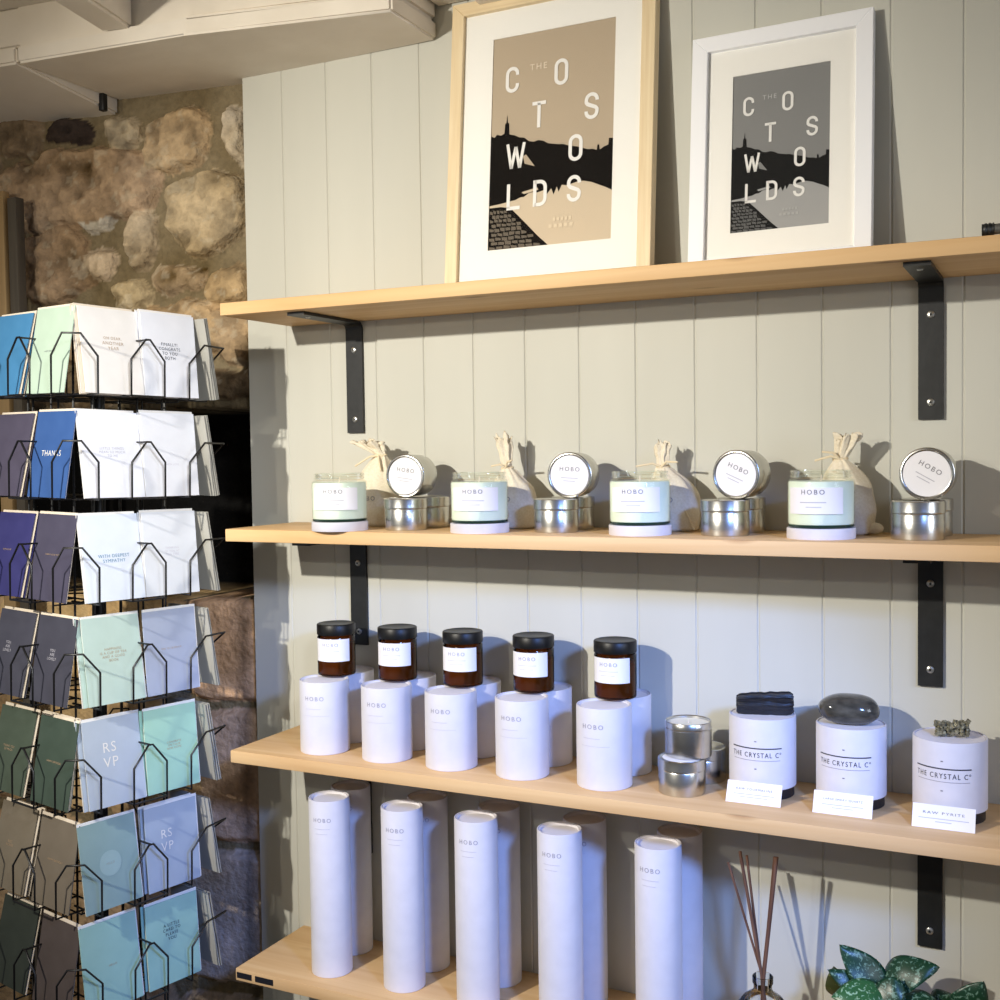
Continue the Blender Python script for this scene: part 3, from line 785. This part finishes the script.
# ------------------------------------------------------------------ AMBER JARS (each bridges a front and a back tube)
AJ = [(.137,-.080), (.252,-.076), (.371,-.076), (.491,-.073), (.622,-.071)]
for i, (x, y) in enumerate(AJ):
    r = empty('amber_jar', (x, y, SZ[2]+.1162), 0, f'{ordn[i]} amber candle jar with black lid, standing on short white tubes' if i in (0, 4) else f'amber candle jar with black lid on short tubes, {ordn[i]} from the left',
              'jar', 'amber jars with black lids')
    R = .0312
    lathe('glass_body', [(0,0),(R-.003,0),(R-.0008,.0010),(R,.003),(R,.0630),(R-.0012,.0650),(R-.003,.0660),(R-.003,.0685)], M['amber'], r, 56)
    lathe('wax', [(0,.0035),(R-.003,.0035),(R-.0022,.005),(R-.0022,.050),(0,.050)], M['wax'], r, 48)
    lathe('lid', [(0,.0667),(R+.0002,.0667),(R+.0005,.0676),(R+.0005,.0825),(R-.0004,.0838),(R-.0024,.0843),(R-.0035,.0837),(0,.0837)], M['black_lid'], r, 56)
    a = camdir(x, y)-rad(18); RL = R+.0004
    V, F = wrap(rect(RL*rad(118), .0365, 0, 0, 24), RL, a, .0430)
    lb = from_py('label', V, F, M['tin_label'], r, 180)
    V, F = wrap(fit_text('HOBO', w=.027, h=.0056, space=1.4), RL+.0004, a-rad(2), .0520); from_py('lettering', V, F, M['ink_pale2'], lb)
    V, F = wrap(merge([rect(.030,.0009,0,0,6), rect(.022,.0008,-.001,-.006,6)]), RL+.0004, a-rad(2), .0420); from_py('small_print', V, F, M['ink_faint'], lb)

# ------------------------------------------------------------------ CRYSTAL TUBES
def crystal_text(r, R, H, a):
    RT = R+.0004
    V, F = wrap(rect(R*rad(92), .0016, 0, 0, 24), RT, a, .0715); from_py('printed_rule', V, F, M['ink_dark'], r)
    V, F = wrap(fit_text('THE CRYSTAL C\u00ba', w=R*rad(90), h=.0066, space=1.3), RT, a, .0625); from_py('lettering', V, F, M['ink_dark'], r)
    V, F = wrap(merge([rect(R*rad(86), .0008, 0, -.0075, 20)]), RT, a, .0625); from_py('fine_rule', V, F, M['ink_pale2'], r)
    V, F = wrap(merge([rect(.0030,.0014,0,.0185), rect(.0030,.0014,0,-.0190)]), RT, a, .0625); from_py('printed_mark', V, F, M['ink'], r)
KX = [(.838,-.0700), (.957,-.0680), (1.082,-.0760)]
klab = ['white crystal tube on black base topped by a black log-shaped mineral', 'white crystal tube on black base topped by a polished dark pebble', 'white crystal tube on black base topped by a knobbly golden cluster']
KHS = [.1105, .1080, .1045]
for i, (x, y) in enumerate(KX):
    KH = KHS[i]
    r = empty('crystal_tube', (x, y, SZ[2]), 0, klab[i], 'tube', 'white crystal tubes')
    R = .0455
    lathe('base', [(0,0),(R-.0032,0),(R-.0025,.0006),(R-.0025,.014),(0,.014)], M['black_base'], r, 56)
    lathe('tube', [(0,.0142),(R-.0006,.0142),(R,.0148),(R,KH-.001),(R-.0006,KH),(R-.0024,KH),(R-.003,KH-.001),(R-.003,KH-.003),(0,KH-.003)], M['white_card'], r, 64)
    lathe('inset_lid', [(0,KH-.0029),(R-.0032,KH-.0029),(R-.0032,KH-.0010),(0,KH-.0010)], M['tube_in'], r, 56)
    crystal_text(r, R, KH, camdir(x, y)-rad(12))
zt = SZ[2]-.0010
# black tourmaline-like log: long ridged prism
bm = bmesh.new(); n = 28; rings = []; rnd = random.Random(9)
rid = [rnd.uniform(.80, 1.12) for _ in range(n)]
for i in range(26):
    t = i/25; x = -.0385+.077*t
    e = 1 - .12*abs(2*t-1)**6
    if i in (0, 25): e *= .86
    step = .0011*mn.noise(Vector((t*9, 3, 1)))
    ring = []
    for j in range(n):
        a = 2*PI*j/n; rr = rid[j]*e
        ring.append(bm.verts.new((x+.002*mn.noise(Vector((j*.7, i*.4, 2))), .0150*rr*math.cos(a)+step, max(.0118*rr*math.sin(a)*1.02+.0118+step, 0))))
    rings.append(ring)
for i in range(25):
    for j in range(n): bm.faces.new((rings[i][j], rings[i][(j+1)%n], rings[i+1][(j+1)%n], rings[i+1][j]))
bm.faces.new(rings[0][::-1]); bm.faces.new(rings[-1])
for q in bm.verts: q.co.z *= 1.22+.10*(q.co.x/.038)
o = from_bm('mineral_log', bm, noisy('black_mineral', lin(14,15,20), lin(34,36,44), (30,300,300), .34, .0015), None, 22)
o.location = (.8415, -.070, zt+KHS[0]+.0002); o.rotation_euler = (0, 0, rad(14)); tag(o, 'black ridged log-shaped mineral lying on a white crystal tube', 'mineral')
# polished pebble
bm = bmesh.new(); bmesh.ops.create_icosphere(bm, subdivisions=5, radius=1)
for q in bm.verts:
    d = q.co.copy(); k = 1+.05*mn.noise(d*1.3)
    e = (abs(d.x)**2.5+abs(d.y)**2.5+abs(d.z)**2.3)**(-1/2.4)
    q.co = Vector((d.x*e*.0395*k, d.y*e*.028*k, d.z*e*.0205*k*(1.0 if d.z > 0 else .92)))
zmin = min(q.co.z for q in bm.verts)
for q in bm.verts: q.co.z -= zmin
pm = noisy('polished_smoky_stone', lin(44,43,38), lin(92,88,78), (45,45,90), .12, 0, 6, .3, .75)
o = from_bm('polished_pebble', bm, pm, None, 180)
o.location = (.955, -.070, zt+KHS[1]+.0001); o.rotation_euler = (0, rad(0), rad(12)); tag(o, 'large polished smoky grey pebble resting on a white crystal tube', 'mineral')
# pyrite cluster: fused nuggets in one mesh
rnd = random.Random(14); bm = bmesh.new()
for k in range(170):
    t = rnd.uniform(-1, 1); c = Vector((t*.0195, rnd.uniform(-.008,.008), .0098+rnd.uniform(-.0075,.0080)*(.75+.35*abs(t))+.0015*t))
    s = rnd.uniform(.0020,.0042)
    m_ = Matrix.Translation(c) @ Matrix.Rotation(rnd.uniform(0,3), 4, Vector((rnd.random(), rnd.random(), rnd.random())).normalized())
    if k % 3: bmesh.ops.create_cube(bm, size=s*1.35, matrix=m_)
    else: bmesh.ops.create_icosphere(bm, subdivisions=1, radius=s*.95, matrix=m_)
zmin = min(q.co.z for q in bm.verts)
for q in bm.verts: q.co.z -= zmin
o = from_bm('mineral_cluster', bm, noisy('tarnished_pyrite', lin(92,88,70), lin(160,154,126), (260,260,260), .45, .0006, metal=.35), None)
o.location = (1.084, -.080, zt+KHS[2]+.0001); o.rotation_euler = (0, 0, rad(6)); tag(o, 'knobbly golden grey crystal cluster on a white crystal tube', 'mineral')
# name cards leaning on the tubes
def name_card(x0, x1, yb, head, lines, label, rz=0.):
    w = x1-x0
    r = empty('name_card', ((x0+x1)/2, yb, SZ[2]+.0003), 0, label, 'card', 'small white name cards')
    r.rotation_euler = (rad(62), 0, rz)
    H = .0295
    bm = bmesh.new(); box(bm, -w/2, w/2, 0, H, -.0008, 0); cd = from_bm('card', bm, M['tin_label'], r)
    vv, ff = fit_text(head, w=w*.66, h=.0032, space=1.3); from_py('lettering', [(a, b+H*.66, .0003) for a, b in vv], ff, M['ink'], cd)
    V, F = merge([rect(w*l, .0009, 0, H*(.42-.13*k)) for k, l in enumerate(lines)]); from_py('small_print', [(a, b, .0003) for a, b in V], F, M['ink_pale'], cd)
name_card(.8025, .8765, -.1335, 'RAW TOURMALINE', (.74, .5), 'white name card in front of the tube with black log-shaped mineral')
name_card(.9185, .9935, -.1345, 'LARGE SMOKY QUARTZ', (.7, .36), 'white name card in front of the tube with polished pebble')
name_card(1.0425, 1.1165, -.1405, 'RAW PYRITE', (.8, .26), 'white name card in front of the tube with golden cluster')

# ------------------------------------------------------------------ REED DIFFUSER
r = empty('reed_diffuser', (.843, -.095, SZ[3]), 0, 'clear glass reed diffuser bottle with brown reeds on lowest shelf', 'diffuser')
lathe('bottle', [(0,.0005),(.030,.0005),(.034,.003),(.036,.010),(.036,.058),(.034,.070),(.026,.080),(.016,.087),(.0125,.091),(.0125,.100),(.0142,.101),(.0142,.1095),(.0125,.111),(.0108,.1095),(.0108,.093)], M['bottle_glass'], r, 48)
lathe('oil', [(0,.0035),(.033,.0035),(.0343,.010),(.0343,.045),(0,.045)], thin_glass('pale_oil', (.94,.90,.80), .02, 1.2), r, 40)
for bx, by, tx, ty, tz, w in ((.006,.004,-.0475,.0,.262,.0017), (.004,-.004,-.032,.004,.2785,.0024), (.007,.002,-.024,.010,.272,.0019), (-.004,.002,.0205,-.004,.2805,.0030), (-.006,-.003,.0160,.006,.2770,.0024)):
    b = Vector((bx*3.2, by*2, .006)); t_ = Vector((tx, ty, tz))
    # pass through the neck
    mid = Vector((bx*-.3, by*.3, .112)); b = mid+(mid-t_)*( (.112-.006)/(t_.z-.112) )*.45; b.z = .006
    tube('reed', [b, mid, t_], w, M['reed'], r, 7)

# ------------------------------------------------------------------ POTTED PLANT
pl = empty('potted_plant', (1.035, -.098, SZ[3]), 0, 'potted plant with dark silver-spotted leaves on lowest shelf', 'plant')
lathe('pot', [(0,0),(.036,0),(.040,.004),(.050,.078),(.053,.080),(.053,.090),(.049,.092),(.047,.088),(.046,.076),(0,.076)], M['pot'], pl, 48)
lathe('soil', [(0,.0765),(.0455,.0765),(.0455,.081),(.02,.0835),(0,.084)], M['soil'], pl, 32)
def leaf(base, tip, width, nrm, mt, curl=.35, droop=.0, fold=.25):
    b, t = Vector(base), Vector(tip); L_ = (t-b).length; ax = (t-b).normalized(); n = Vector(nrm); n = (n-ax*n.dot(ax)).normalized(); sd = ax.cross(n)
    nu, nw = 18, 9; v, f = [], []
    for i in range(nu+1):
        s = i/nu
        wv = width/2*(math.sin(PI*min(1, s**.72))**.75)*(1-.18*s)
        if i == 0: wv = width*.06
        if i == nu: wv = .0002
        for j in range(nw+1):
            q = 2*j/nw-1
            h = curl*width*(math.sin(PI*s)*.5) - droop*L_*s*s - fold*abs(q)**1.6*wv*.6+.0012*math.sin(9*s+q*2)
            p = b+ax*(L_*s)+sd*(q*wv)+n*h
            v.append(tuple(p))
    for i in range(nu):
        for j in range(nw):
            a = i*(nw+1)+j; f.append((a, a+1, a+nw+2, a+nw+1))
    o = from_py('leaf', v, f, mt, pl, 180)
    md = o.modifiers.new('S', 'SOLIDIFY'); md.thickness = .0006
    bm = bmesh.new()
    m0 = b+Vector((0,0,-.02)); c = Vector((b.x*.25, b.y*.25, .080))
    tube_bm(bm, [c, (c+b)/2+Vector((0,0,.008)), b, b+ax*(L_*.12)], [.0022,.0018,.0015,.0009], 6)
    from_bm('stalk', bm, M['stem'], pl, 60)
# x, z offsets measured about the pot foot (1.035, -.098, 0)
Lf = M['leaf']
leaf((-.030,.000,.118), (-.088,-.004,.1755), .050, (.35,-.8,.45), Lf, .25, 0, .2)
leaf((-.034,.006,.132), (.036,.004,.166), .052, (-.1,-.75,.65), Lf, .4, .02, .3)
leaf((-.046,-.010,.118), (-.100,-.018,.146), .034, (.2,-.7,.7), Lf, .2, .05, .2)
leaf((-.026,-.026,.128), (-.090,-.050,.128), .050, (.1,-.55,.85), M['leaf_light'], .3, .1, .25)
leaf((-.012,-.018,.150), (-.036,-.040,.098), .040, (-.1,-.9,.35), Lf, .3, .05, .25)
leaf((-.012,-.010,.126), (.058,-.030,.100), .050, (.2,-.6,.75), Lf, .35, .05, .3)
leaf((.062,.000,.112), (.090,-.008,.162), .050, (.25,-.95,.1), Lf, .4, 0, .4)
leaf((-.090,.012,.096), (-.098,.010,.138), .034, (.1,-.95,.2), M['leaf_brown'], .3, 0, .3)
leaf((.010,-.030,.100), (.030,-.085,.085), .050, (0,-.4,.9), Lf, .3, .1, .3)
leaf((-.030,-.035,.098), (-.050,-.085,.080), .048, (0,-.4,.9), Lf, .3, .1, .3)
leaf((.030,.010,.105), (.060,.030,.120), .046, (0,-.6,.8), Lf, .3, .1, .3)

# ------------------------------------------------------------------ timber beside the rack, against the stone
o = box_obj('timber_post', (-.0115,.0115,-.010,.010,0,2.045), M['dark_timber'], None, .002)
o.location = (-.552, -.098, FLOOR); tag(o, 'narrow dark weathered timber post against stone wall at far left', 'post')
o = box_obj('timber_batten', (-.016,.016,-.008,.008,0,2.06), M['pale_timber'], None, .002)
o.location = (-.590, -.100, FLOOR); tag(o, 'pale timber batten beside the dark post at left edge', 'post')

# ------------------------------------------------------------------ CARD SPINNER RACK
RX, RY, RA = -.173, -.282, rad(-11)
TIER0, PITCH, NT = .9330, .1555, 7
UPV = Vector((.0138, .0138, 1)).normalized()
RBASE = Vector((RX, RY, TIER0))-UPV*(TIER0-FLOOR-.006)
RROT = Vector((0, 0, 1)).rotation_difference(UPV).to_matrix().to_4x4() @ Matrix.Rotation(RA, 4, 'Z')
RM = Matrix.Translation(RBASE) @ RROT
rack = empty('card_spinner', RBASE, RA, 'black wire card spinner rack full of greeting cards, left of shelves', 'rack')
rack.rotation_euler = RROT.to_euler()
zt0 = -FLOOR-.006
lathe('base', [(0,0),(.20,0),(.205,.004),(.205,.010),(.20,.014),(.03,.022),(.016,.03),(0,.03)], M['wire'], rack, 48)
tube('pole', [(0,0,.02),(0,0,zt0+TIER0+.10)], .0105, M['wire'], rack, 16)
G, CORE, WR = .1335, .062, .0017
for k in range(4):
    for u in (-.082, -.030, .030, .082):
        c, s = math.cos(k*PI/2), math.sin(k*PI/2)
        p = lambda z: (CORE*c-u*s, CORE*s+u*c, z)
        tube('upright_wire', [p(zt0+TIER0-PITCH*6-.06), p(zt0+TIER0+.10)], .0019, M['wire'], rack, 6)
def guard_mid():
    bm = bmesh.new()
    loop = [(CORE,-.030,0),(G,-.030,0),(G,-.030,.055),(G,-.004,.086),(G,.004,.086),(G,.030,.055),(G,.030,0),(CORE,.030,0)]
    tube_bm(bm, loop, WR, 6)
    tube_bm(bm, [(G,-.030,0),(G,.030,0)], WR, 6)
    tube_bm(bm, [(G,0,.086),(.100,0,.086),(.092,0,0)], WR, 6)
    return bm
def guard_corner(wide=False):
    bm = bmesh.new()
    a = .0765 if wide else .087; b = .106 if wide else .115; g = .154 if wide else G
    loop = [(CORE,a,0),(G,a,0),(G,a,.055),(G,b,.086),(G-.012 if wide else b,g,.086),(a,g,.055),(a,g,0),(a,CORE,0)]
    tube_bm(bm, loop, WR, 6)
    return bm
def ring_bm():
    bm = bmesh.new()
    for q in (CORE, .100):
        c4 = [(q,q,0),(-q,q,0),(-q,-q,0),(q,-q,0)]
        for i in range(4): tube_bm(bm, [c4[i], c4[(i+1)%4]], .0014, 6)
    for i in range(4):
        a = PI/4+i*PI/2
        tube_bm(bm, [(0,0,0),(.140*math.cos(a),.140*math.sin(a),0)], .0014, 6)
    return bm
tier = from_bm('wire_tier', ring_bm(), M['wire'], rack, 60); tier.location = (0, 0, zt0+TIER0-.0016)
gm = None; gc = None
for k in range(4):
    if gm is None:
        gm = from_bm('card_guard', guard_mid(), M['wire'], tier, 60); gc = from_bm('card_guard', guard_corner(), M['wire'], tier, 60)
        gc.rotation_euler = (0, 0, PI/2)
        from_bm('card_guard', guard_corner(True), M['wire'], tier, 60)
    else:
        for s_ in ((gm, gc) if k < 3 else (gm,)):
            c = s_.copy(); COL.objects.link(c); c.parent = tier; c.rotation_euler = (0, 0, (k+(1 if s_ is gc else 0))*PI/2)
for i in range(1, NT):
    t2 = tier.copy(); COL.objects.link(t2); t2.parent = rack; t2.location = (0, 0, zt0+TIER0-.0016-PITCH*i)
    for ch in list(tier.children):
        c = ch.copy(); COL.objects.link(c); c.parent = t2

# ---- cards: each a thing standing in a pocket
CW, CH = .1005, .131
cardmats = {}
def cmat(rgb):
    if rgb not in cardmats: cardmats[rgb] = noisy('card_stock', lin(*rgb), lin(*[min(255, c+6) for c in rgb]), (25,25,25), .55, spec=.4)
    return cardmats[rgb]
def pocket_matrix(k, u, z, back, dx=0, dz=0, roll=0, out=.1185, lean=.02):
    """k quarter turns from the right-hand face, u along the face, back = distance behind the front card"""
    face = RM @ Matrix.Rotation(k*PI/2, 4, 'Z')
    loc = Matrix.Translation((out, u, z+zt0))
    # local card axes: x along u, y up the card, z outward normal
    bas = Matrix(((0,0,1,0),(1,0,0,0),(0,1,0,0),(0,0,0,1)))
    tilt = Matrix.Rotation(-math.atan2(lean, .129), 4, 'X')
    return face @ loc @ bas @ tilt @ Matrix.Translation((dx, dz, -back)) @ Matrix.Rotation(roll, 4, 'Z')
def card_thing(name, k, u, z, back, col, label, group, cat, dx=0, dz=0, art=None, w=CW, h=CH, roll=0, th=.0012, out=.1185, lean=.02):
    r = empty(name, (0,0,0), 0, label, cat, group)
    r.matrix_world = pocket_matrix(k, u, z+.0004, back, dx, dz, roll, out, lean)
    bm = bmesh.new(); box(bm, -w/2, w/2, 0, h, -th, 0)
    cd = from_bm('card' if cat == 'card' else 'envelope', bm, col, r)
    if cat != 'card':
        fl = from_py('flap', [(-w/2+.002,h-.001,-th-.0002),(w/2-.002,h-.001,-th-.0002),(0,h*.5,-th-.0002)], [(0,1,2)], col, cd)
    if art:
        for nm, parts, m_ in art:
            V, F = merge(parts)
            from_py(nm, [(a, b, .0004) for a, b in V], F, m_, cd)
    return r
def at(vf, dx, dy): return [(a+dx, b+dy) for a, b in vf[0]], vf[1]
def lines_art(txt, cy, size, m_, cx=0, pitch=.0068, space=1.15):
    parts = []
    for i, t_ in enumerate(txt.split('/')):
        vf = fit_text(t_, h=size, space=space); parts.append(at(vf, cx, cy-pitch*i))
    return ('lettering', parts, m_)
tn = ['top', 'second', 'third', 'fourth', 'fifth', 'sixth', 'lowest']
K, g_ = M, M
W_ = (232,231,236)
TBL = [
 # A (far pocket, left face), B (near pocket, left face), C (near pocket, right face), D (far pocket, right face)
 [((63,122,167),'sky blue',None,4,0), ((172,192,174),'mint green',('HAPPY BIRTHDAY',.064,.0022,'ink',0),1,0), ((230,226,222),'cream white',('OH DEAR,/ANOTHER/YEAR',.085,.0050,'ink_gold',.004),3,1), ((230,232,240),'white',('FINALLY!/CONGRATS/TO YOU/BOTH',.083,.0048,'ink_dark',.0),3,0)],
 [((73,68,86),'slate purple',None,2,0), ((49,83,140),'royal blue',('THANKS',.067,.0085,'ink_white',0),2,0), ((230,232,242),'white',('LITTLE THINGS/MEAN SO MUCH/TO ME',.075,.0038,'ink_pale',.0),1,0), ((228,230,238),'plain white',('WITH LOVE',.050,.0030,'ink_faint',.002),2,0)],
 [((49,48,102),'navy blue',('WITH LOVE',.072,.0028,'ink_gold',-.01),3,0), ((67,64,83),'dusky violet',('THANK YOU SO MUCH',.070,.0022,'ink_gold',0),2,0), ((222,230,246),'pale blue',('WITH DEEPEST/SYMPATHY',.068,.0050,'ink_blue',.002),1,0), ((226,230,238),'white faint-lettered',('THINKING/OF YOU AT/THIS TIME',.074,.0034,'ink_faint',.002),2,0)],
 [((63,63,75),'charcoal slate',('YOU/ARE/LOVELY',.080,.0042,'ink_pale',-.012),2,0), ((61,61,73),'charcoal',('YOU/ARE/LOVELY',.080,.0042,'ink_pale',-.004),1,0), ((186,208,200),'sage green',('HAPPINESS/IS A CUP OF TEA/AND A GOOD/BOOK',.082,.0038,'ink_gold',.0),3,0), ((164,174,198),'grey blue',('TIME TO CELEBRATE',.070,.0026,'ink_gold',.0),1,0)],
 [((68,79,66),'bottle green',('THANK YOU/SO MUCH',.070,.0034,'ink_gold',-.010),1,1), ((58,72,62),'forest green',('HAPPY BIRTHDAY',.066,.0030,'ink_gold',0),5,1), ((176,188,204),'pale steel blue',('RS/VP',.088,.0150,'ink_white',-.006),3,0), ((160,204,184),'mint',('CONGRATS/ON YOUR/NEW HOME',.075,.0032,'ink_gold',.004),2,0)],
 [((116,106,90),'taupe',('BEST/WISHES',.072,.0036,'ink_gold',-.010),3,1), ((110,100,86),'brown taupe',('HAPPY BIRTHDAY',.070,.0030,'ink_gold',0),2,1), ((136,164,164),'dusty teal',None,1,0), ((162,176,194),'powder blue',('RS/VP',.086,.0135,'ink_white',-.010),3,0)],
 [((48,54,46),'blackish green',None,1,1), ((76,66,62),'dark brown',None,2,1), ((150,192,182),'turquoise',('HELLO',.064,.0030,'ink_gold',.002),1,0), ((150,194,184),'aqua',('A LITTLE/CARD TO/PLEASE/YOU',.092,.0048,'ink_dark',-.002),2,0)],
]
faces = [(-1, -.080, 'far left pocket', .028), (-1, .0445, 'near left pocket', .020), (0, -.0465, 'near right pocket', .022), (0, .0560, 'far right pocket', .013)]
rnd = random.Random(21)
for i, row in enumerate(TBL):
    z = TIER0-PITCH*i
    for j, (rgb, cname, txt, nb, cream) in enumerate(row):
        k, u, where, ln = faces[j]
        art = []; sh = -.0075 if i > 4 else 0
        if txt: art.append(lines_art(txt[0], txt[1], txt[2], M[txt[3]], txt[4], txt[2]*1.5))
        if i == 5 and j == 2:
            art.append(('printed_circle', [([(.0 + .019*math.cos(q*PI/16), .066+.019*math.sin(q*PI/16)) for q in range(32)], [tuple(range(32))])], cmat((150,178,178))))
            art.append(lines_art('HELLO', .066, .0030, M['ink_gold'], 0))
        what = (' lettered ' + txt[0].replace('/', ' ').replace('!', '').replace(',', '').lower()) if (txt and txt[2] > .0045) else ''
        card_thing('greeting_card', k, u, z, 0, cmat(rgb), f'{cname} greeting card{what}, {tn[i]} tier, {where}', f'greeting cards on the {tn[i]} tier', 'card', sh if j == 2 else 0, 0, art, w=CW-(.002 if j > 1 and i > 2 else 0), roll=rnd.uniform(-.008,.008), lean=ln)
        env = M['env_cream'] if (cream or j < 2) else M['env']
        for q in range(nb):
            even = q % 2 == 0
            nm = 'envelope' if even else 'greeting_card'
            col = env if even else cmat(rgb)
            lab = (f'envelope behind the {cname} card, {tn[i]} tier, {where}' if even else f'spare {cname} card behind the front one, {tn[i]} tier, {where}')
            card_thing(nm, k, u, z, .0032+(.0030 if j < 2 else .0042)*q, col, lab, f'cards and envelopes behind the {cname} card, {tn[i]} tier', 'envelope' if even else 'card',
                       {0: .0022, 1: -.004-.003*q, 2: (.0028 if (i >= 3 and q == 0) else -.0030), 3: (.0028 if (i >= 3 and q == 0) else -.0015)}[j]+(sh if j == 2 else 0)+rnd.uniform(-.0006,.0006), .0, None, w=CW, h=CH+(.0040 if even else .001), roll=rnd.uniform(-.004,.004), th=.0010, lean=ln)
    # stack on the far side, seen from behind past the right-hand corner
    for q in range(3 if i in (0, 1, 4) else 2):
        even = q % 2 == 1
        card_thing('envelope' if even else 'greeting_card', 1, -.0780, z, .0035*q, M['env_shaded'] if even else cmat((158,156,148)),  # card grey stands in for shade on these backs
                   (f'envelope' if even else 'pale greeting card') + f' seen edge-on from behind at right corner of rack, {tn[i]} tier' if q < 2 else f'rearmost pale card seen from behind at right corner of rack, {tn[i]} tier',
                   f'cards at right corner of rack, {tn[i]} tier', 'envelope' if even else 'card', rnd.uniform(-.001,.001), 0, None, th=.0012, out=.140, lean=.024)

# ------------------------------------------------------------------ LIGHT
def light(name, kind, loc, target, energy, color, **kw):
    d = bpy.data.lights.new(name, kind); d.energy = energy; d.color = color
    for k, v in kw.items(): setattr(d, k, v)
    o = bpy.data.objects.new(name, d); COL.objects.link(o); o.location = loc
    o.rotation_euler = (Vector(target)-Vector(loc)).to_track_quat('-Z', 'Y').to_euler()
    return o
light('ceiling_spotlight', 'SPOT', (-.10,-1.85,1.36), (.44,0,.60), 156, (1.0,.945,.835), spot_size=rad(80), spot_blend=1.0, shadow_soft_size=.020)
light('second_spotlight', 'SPOT', (.12,-1.90,1.16), (.45,0,.62), 15, (1.0,.93,.78), spot_size=rad(84), spot_blend=1.0, shadow_soft_size=.02)
light('shop_window', 'AREA', (2.4,-.80,1.02), (-.05,-.25,.50), 1.8, (.78,.86,1.0), shape='RECTANGLE', size=.5, size_y=.6, spread=rad(75))
light('rack_fill', 'SPOT', (1.35,-1.45,1.38), (-.30,-.31,.68), 98, (.90,.94,1.0), spot_size=rad(30), spot_blend=.7, shadow_soft_size=.12)  # added fill, cone kept to the rack to lift its cards
light('corner_fill', 'SPOT', (-.45,-1.75,1.22), (-.30,-.15,1.52), 17, (1.0,.86,.64), spot_size=rad(44), spot_blend=.9, shadow_soft_size=.05)  # unseen fill added to brighten the ceiling edge and upper stonework
light('window_beam', 'SPOT', (1.75,-1.25,1.20), (.45,-.08,.20), 124, (.20,.38,1.0), spot_size=rad(36), spot_blend=.5, shadow_soft_size=.09)
w = bpy.data.worlds.new('shop_ambience'); SC.world = w; w.use_nodes = True
bg = w.node_tree.nodes['Background']; bg.inputs['Color'].default_value = (.95,.96,1.0,1); bg.inputs['Strength'].default_value = .16

# ------------------------------------------------------------------ CAMERA
cd = bpy.data.cameras.new('camera'); cd.sensor_width = 36; cd.lens = 1146.134/1000*36; cd.clip_start = .02
co = bpy.data.objects.new('camera', cd); COL.objects.link(co)
yaw, pitch, roll = rad(26.21414718), rad(-2.38438291), rad(-.79433135)
fw = Vector((-math.sin(yaw)*math.cos(pitch), math.cos(yaw)*math.cos(pitch), math.sin(pitch)))
rt = Vector((math.cos(yaw), math.sin(yaw), 0)); up = rt.cross(fw)
c, s = math.cos(roll), math.sin(roll)
X = c*rt+s*up; Y = -s*rt+c*up
Mx = Matrix((X, Y, -fw)).transposed().to_4x4(); Mx.translation = CAM
co.matrix_world = Mx
SC.camera = co
SC.view_settings.view_transform = 'Standard'; SC.view_settings.look = 'None'
SC.view_settings.exposure = 0; SC.view_settings.gamma = 1; SC.view_settings.use_curve_mapping = False
